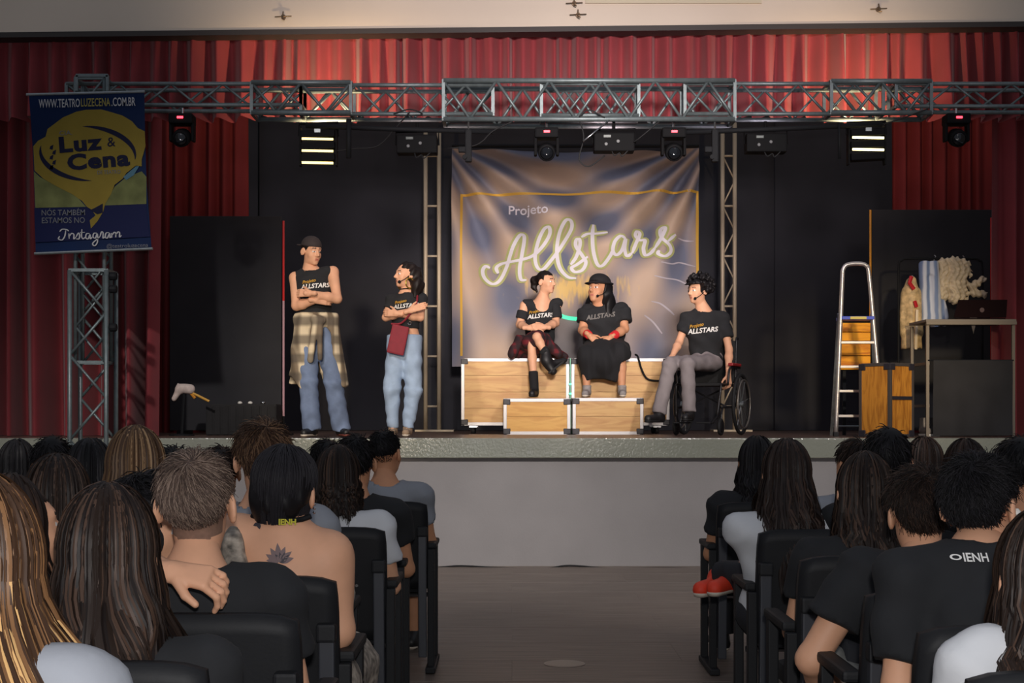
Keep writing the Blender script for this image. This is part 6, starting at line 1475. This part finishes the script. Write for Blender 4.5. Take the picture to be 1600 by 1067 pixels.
for a in (30, 100, 200, 280): petal(404, 818, math.radians(a), 9, 3, M_ink2)
lan = [on_back(px_, py_, .008) for px_, py_ in ((394, 806), (408, 808), (424, 811), (440, 813), (456, 813), (472, 811), (486, 806))]
MB().tube(crom(lan, 4), .008, 6).build('lanyard', M_black, L5.o, True)
vs, fs = text_mesh('IENH', .022, .001); q = on_back(449, 816, .020)
MB().add([v + q for v in vs], fs).build('lanyard_print', mat('lanyard_yellow', srgb(190, 180, 40), .6), L5.o)
for k in range(3): L5.mbd().lathe(L5.hl((.09, -.005, -.03 - .012 * k)), [(.002, -.004), (.005, 0), (.002, .004)], 8).build('earring', M_chrome, L5.o)

spectator('girl with straight brown hair at the left, beyond the blonde girl', 92, 712, 4.15, 'black', ('long', dict(n=1500, L=.36, r=.003, wave=.005, flare=.12)), 'dbrown', 'fair', s=1.0, chair='girl with straight brown hair on the left')
spectator('girl at the left edge turned aside, half hidden by the blonde hair', 28, 744, 3.35, 'black', ('long', dict(n=500, L=.30)), 'dark', 'fair', yaw=math.radians(-50), face=True, s=.96, chair='girl at the left edge')
# third row
spectator('girl with light brown straight hair taller than her row, left of centre', 213, 668, 4.95, 'black', ('long', dict(n=1600, L=.36, r=.003, wave=.006, flare=.30, clump=5)), 'lbrown', 'fair', s=1.06, chair='girl with light brown hair')
spectator('man with tousled brown hair in a grey shirt, tallest on the left', 411, 656, 4.95, 'grey', ('short', dict(n=5000, length=.055, lift=.3, r=.0015, messy=.3, low=-.075, side_low=-.05)), 'brown', 'fair', s=1.06, yaw=.2, chair='man with tousled brown hair', chair_dx=.05)
spectator('person with short black hair between the light brown hair and the faded haircut', 270, 696, 5.75, 'black', ('short', dict(n=800, length=.05)), 'black', 'tan', s=1.06, chair='person with short black hair in the fourth row')
# fourth row
spectator('girl with a shaggy brown bob in a white top', 528, 697, 5.72, 'white', ('long', dict(n=1200, L=.19, r=.0032, wave=.006, flare=.12, back=.02, tips=.3)), 'dbrown', 'fair', s=.94, lean=.02, chair='girl with the shaggy bob')
spectator('dark-haired spectator left of the tower, between two others', 84, 682, 6.5, 'black', ('short', dict(n=700, length=.055, thick=4)), 'black', 'tan', chair='dark-haired spectator left of the tower')
spectator('spectator with black bobbed hair before the truss tower', 142, 687, 5.7, 'black', ('long', dict(n=420, L=.20, flare=.2)), 'black', 'tan', chair='spectator with black bobbed hair')
spectator('dark-haired spectator at the left edge', 28, 688, 7.3, 'black', ('long', dict(n=420, L=.24, flare=.15)), 'black', 'tan', chair='dark-haired spectator at the left edge')
spectator('dark-haired spectator peeking beside the faded haircut', 347, 696, 6.5, 'black', ('short', dict(n=700, length=.045)), 'dark', 'tan', s=.95, chair='spectator peeking beside the faded haircut')
# fifth and sixth rows
L8 = spectator('boy with short black hair in a black tee, two rows from the front', 556, 678, 6.5, 'black', ('short', dict(n=900, length=.05)), 'black', 'tan', s=1.03, lean=.03, chair='boy with short black hair', legs='shorts',
   J2=dict(kb=W(612, 892, 6.95), fb=W(606, 960, 7.0)))
spectator('spectator with black hair behind the shaggy bob', 512, 685, 7.3, 'black', ('short', dict(n=700, length=.05)), 'black', 'tan', chair='spectator with black hair behind the bob')
spectator('boy in a grey tee with cropped dark hair, in the front row by the aisle', 602, 670, 7.35, 'grey', ('short', dict(n=900, length=.032, fade=True)), 'black', 'tan', yaw=-.35, s=.98, face=True, hh=.009, chair='boy in a grey tee', legs='shorts')
# ---- right block
spectator('girl with long curly brown hair and a white top, nearest on the right', 1634, 796, 2.62, 'white', ('long', dict(n=3600, L=.52, r=.0022, wave=.018, wfreq=3.2, flare=.38, clump=6, back=.15, tips=.15, low_x=.03)), 'dbrown', 'fair', s=.98, chair='girl with curly brown hair', hh=.012, chair_dx=.02, J2=dict(sa=(.85, 2.58, .85), sb=(1.19, 2.58, .85)))
R2 = spectator('young man with short black hair, white earbud and lettered black tee', 1533, 708, 3.42, 'black', ('short', dict(n=9000, length=.045, lift=.28, r=.0011, low=-.07, side_low=.012, messy=.35)), 'black', 'fair', yaw=math.radians(-42), face=True, s=.97, hh=.007, h=.012, chair='young man with an earbud', chair_dx=-.06, chair_dy=-.28, sleeve=.80, neck_r=.062, B=dict(sh=.058),
   J2=dict(ea=W(1404, 1072, 3.26), wa=W(1410, 1130, 3.5), sa=W(1414, 900, 3.33), sb=W(1640, 890, 3.4), neck=W(1528, 862, 3.38)))
R2.mbd().lathe(R2.hl((.088, .004, -.012)), [(.004, -.008), (.009, -.003), (.009, .004), (.004, .010)], 10).build('earbud', M_white, R2.o)
R2.mbd().tube([R2.hl((.09, .008, -.015)), R2.hl((.088, .022, -.040))], .0045, 6).build('earbud_stem', M_white, R2.o)
R2.print_c = W(1523, 872, 3.25); R2.print_on(R2.tee_o, [('IENH', .026, .006, 0, M_pw, .02, 0, 0.0)], (0, -1, 0)); 
for nm in ('eye',):
    me = R2.tee_o.data; bv = BVHTree.FromPolygons([v.co.copy() for v in me.vertices], [tuple(f.vertices) for f in me.polygons])
    vs = []; c = W(1499, 872, 3.24) - R2.root - Vector((0, .6, 0))
    for rr_ in (1.0, .6):
        for k in range(16):
            a = k * PI / 8; h_ = bv.ray_cast(c + Vector((.013 * rr_ * math.cos(a), 0, .0065 * rr_ * math.sin(a))), Vector((0, 1, 0))); vs.append((h_[0] + Vector((0, -.003, 0))) if h_[0] is not None else c)
    MB().add(vs, [(k, (k + 1) % 16, 16 + (k + 1) % 16, 16 + k) for k in range(16)]).build('shirt_logo', M_pw, R2.tee_o)
R3 = spectator('boy with thick dark hair in a black tee, elbow out towards the aisle', 1437, 728, 4.02, 'black', ('short', dict(n=8000, length=.05, lift=.28, r=.0012, low=-.095, side_low=-.04, messy=.35)), 'dark', 'fair', roll=-.05, s=1.0, hh=.007, h=.012, sleeve=.60, chair='boy with his elbow out', chair_dx=-.045, chair_dy=-.28, shoes=mat('grey_sneaker', srgb(120, 120, 116), .7, var=.3, vscale=30),
   J2=dict(sa=W(1352, 890, 3.96), ea=W(1268, 1030, 3.95), wa=W(1318, 1110, 4.3), ka=W(1420, 1065, 4.45), fa=W(1300, 1030, 4.36), ta=W(1330, 1050, 4.30)), tee_kw=dict(sl_r=(.068, .082)), B=dict(arm=1.08))
spectator('girl with long brown hair and pale strands, right of the aisle', 1350, 708, 4.78, 'black', ('long', dict(n=1800, L=.38, r=.003, wave=.008, flare=.2, clump=6)), 'dbrown', 'fair', s=1.0, chair='girl with pale strands', chair_dx=-.065, chair_dy=-.18)
R5 = spectator('girl in a white tee with dark brown hair and orange-red sneakers', 1228, 688, 5.62, 'white', ('long', dict(n=1900, L=.44, r=.003, wave=.006, flare=.55, clump=6, tips=.25, sway=(.02, 0))), 'dark', 'fair', s=1.02, chair='girl with orange-red sneakers', chair_dx=.085, shoes=mat('orange_red_sneaker', srgb(232, 66, 38), .6),
   J2=dict(ea=W(1192, 872, 5.66), ka=W(1212, 884, 6.05), fa=W(1122, 902, 6.28), ta=W(1090, 922, 6.14), kb=W(1218, 874, 6.12), fb=W(1140, 900, 6.22), tb=W(1108, 924, 6.05)))
spectator('girl with long black hair in dark clothes, right front row by the aisle', 1182, 683, 7.3, 'black', ('long', dict(n=800, L=.34, flare=.25)), 'black', 'tan', s=1.0, chair='black-haired girl in the right front row')
spectator('black-haired spectator, tallest before the upright case', 1385, 668, 5.6, 'black', ('short', dict(n=700, length=.05, thick=4)), 'black', 'tan', s=1.05, chair='tall black-haired spectator')
spectator('spectator with short dark hair left of the tallest black head', 1334, 685, 6.4, 'grey', ('short', dict(n=600)), 'dark', 'tan', yaw=.4, s=.95, chair='spectator beside the tall black head')
spectator('dark-haired spectator below the metal table leg', 1443, 684, 7.2, 'black', ('long', dict(n=420, L=.2)), 'dark', 'tan', chair='spectator below the table leg')
spectator('spectator with dark bobbed hair below the table drape', 1507, 687, 6.4, 'black', ('long', dict(n=420, L=.2)), 'dark', 'tan', chair='spectator below the table drape')
spectator('black-haired spectator at the right edge', 1588, 683, 5.6, 'black', ('short', dict(n=700, length=.05, thick=4)), 'black', 'tan', s=1.04, chair='black-haired spectator at the right edge')
c = W(1378, 866, 4.36); o = MB(c).box(c, (0.07, 0.004, 0.018), Matrix.Rotation(-.12, 3, 'Y')).build('paper_slip', M_white); o.location = c; tag(o, 'small white paper slip on the chair top right of the aisle', 'paper')
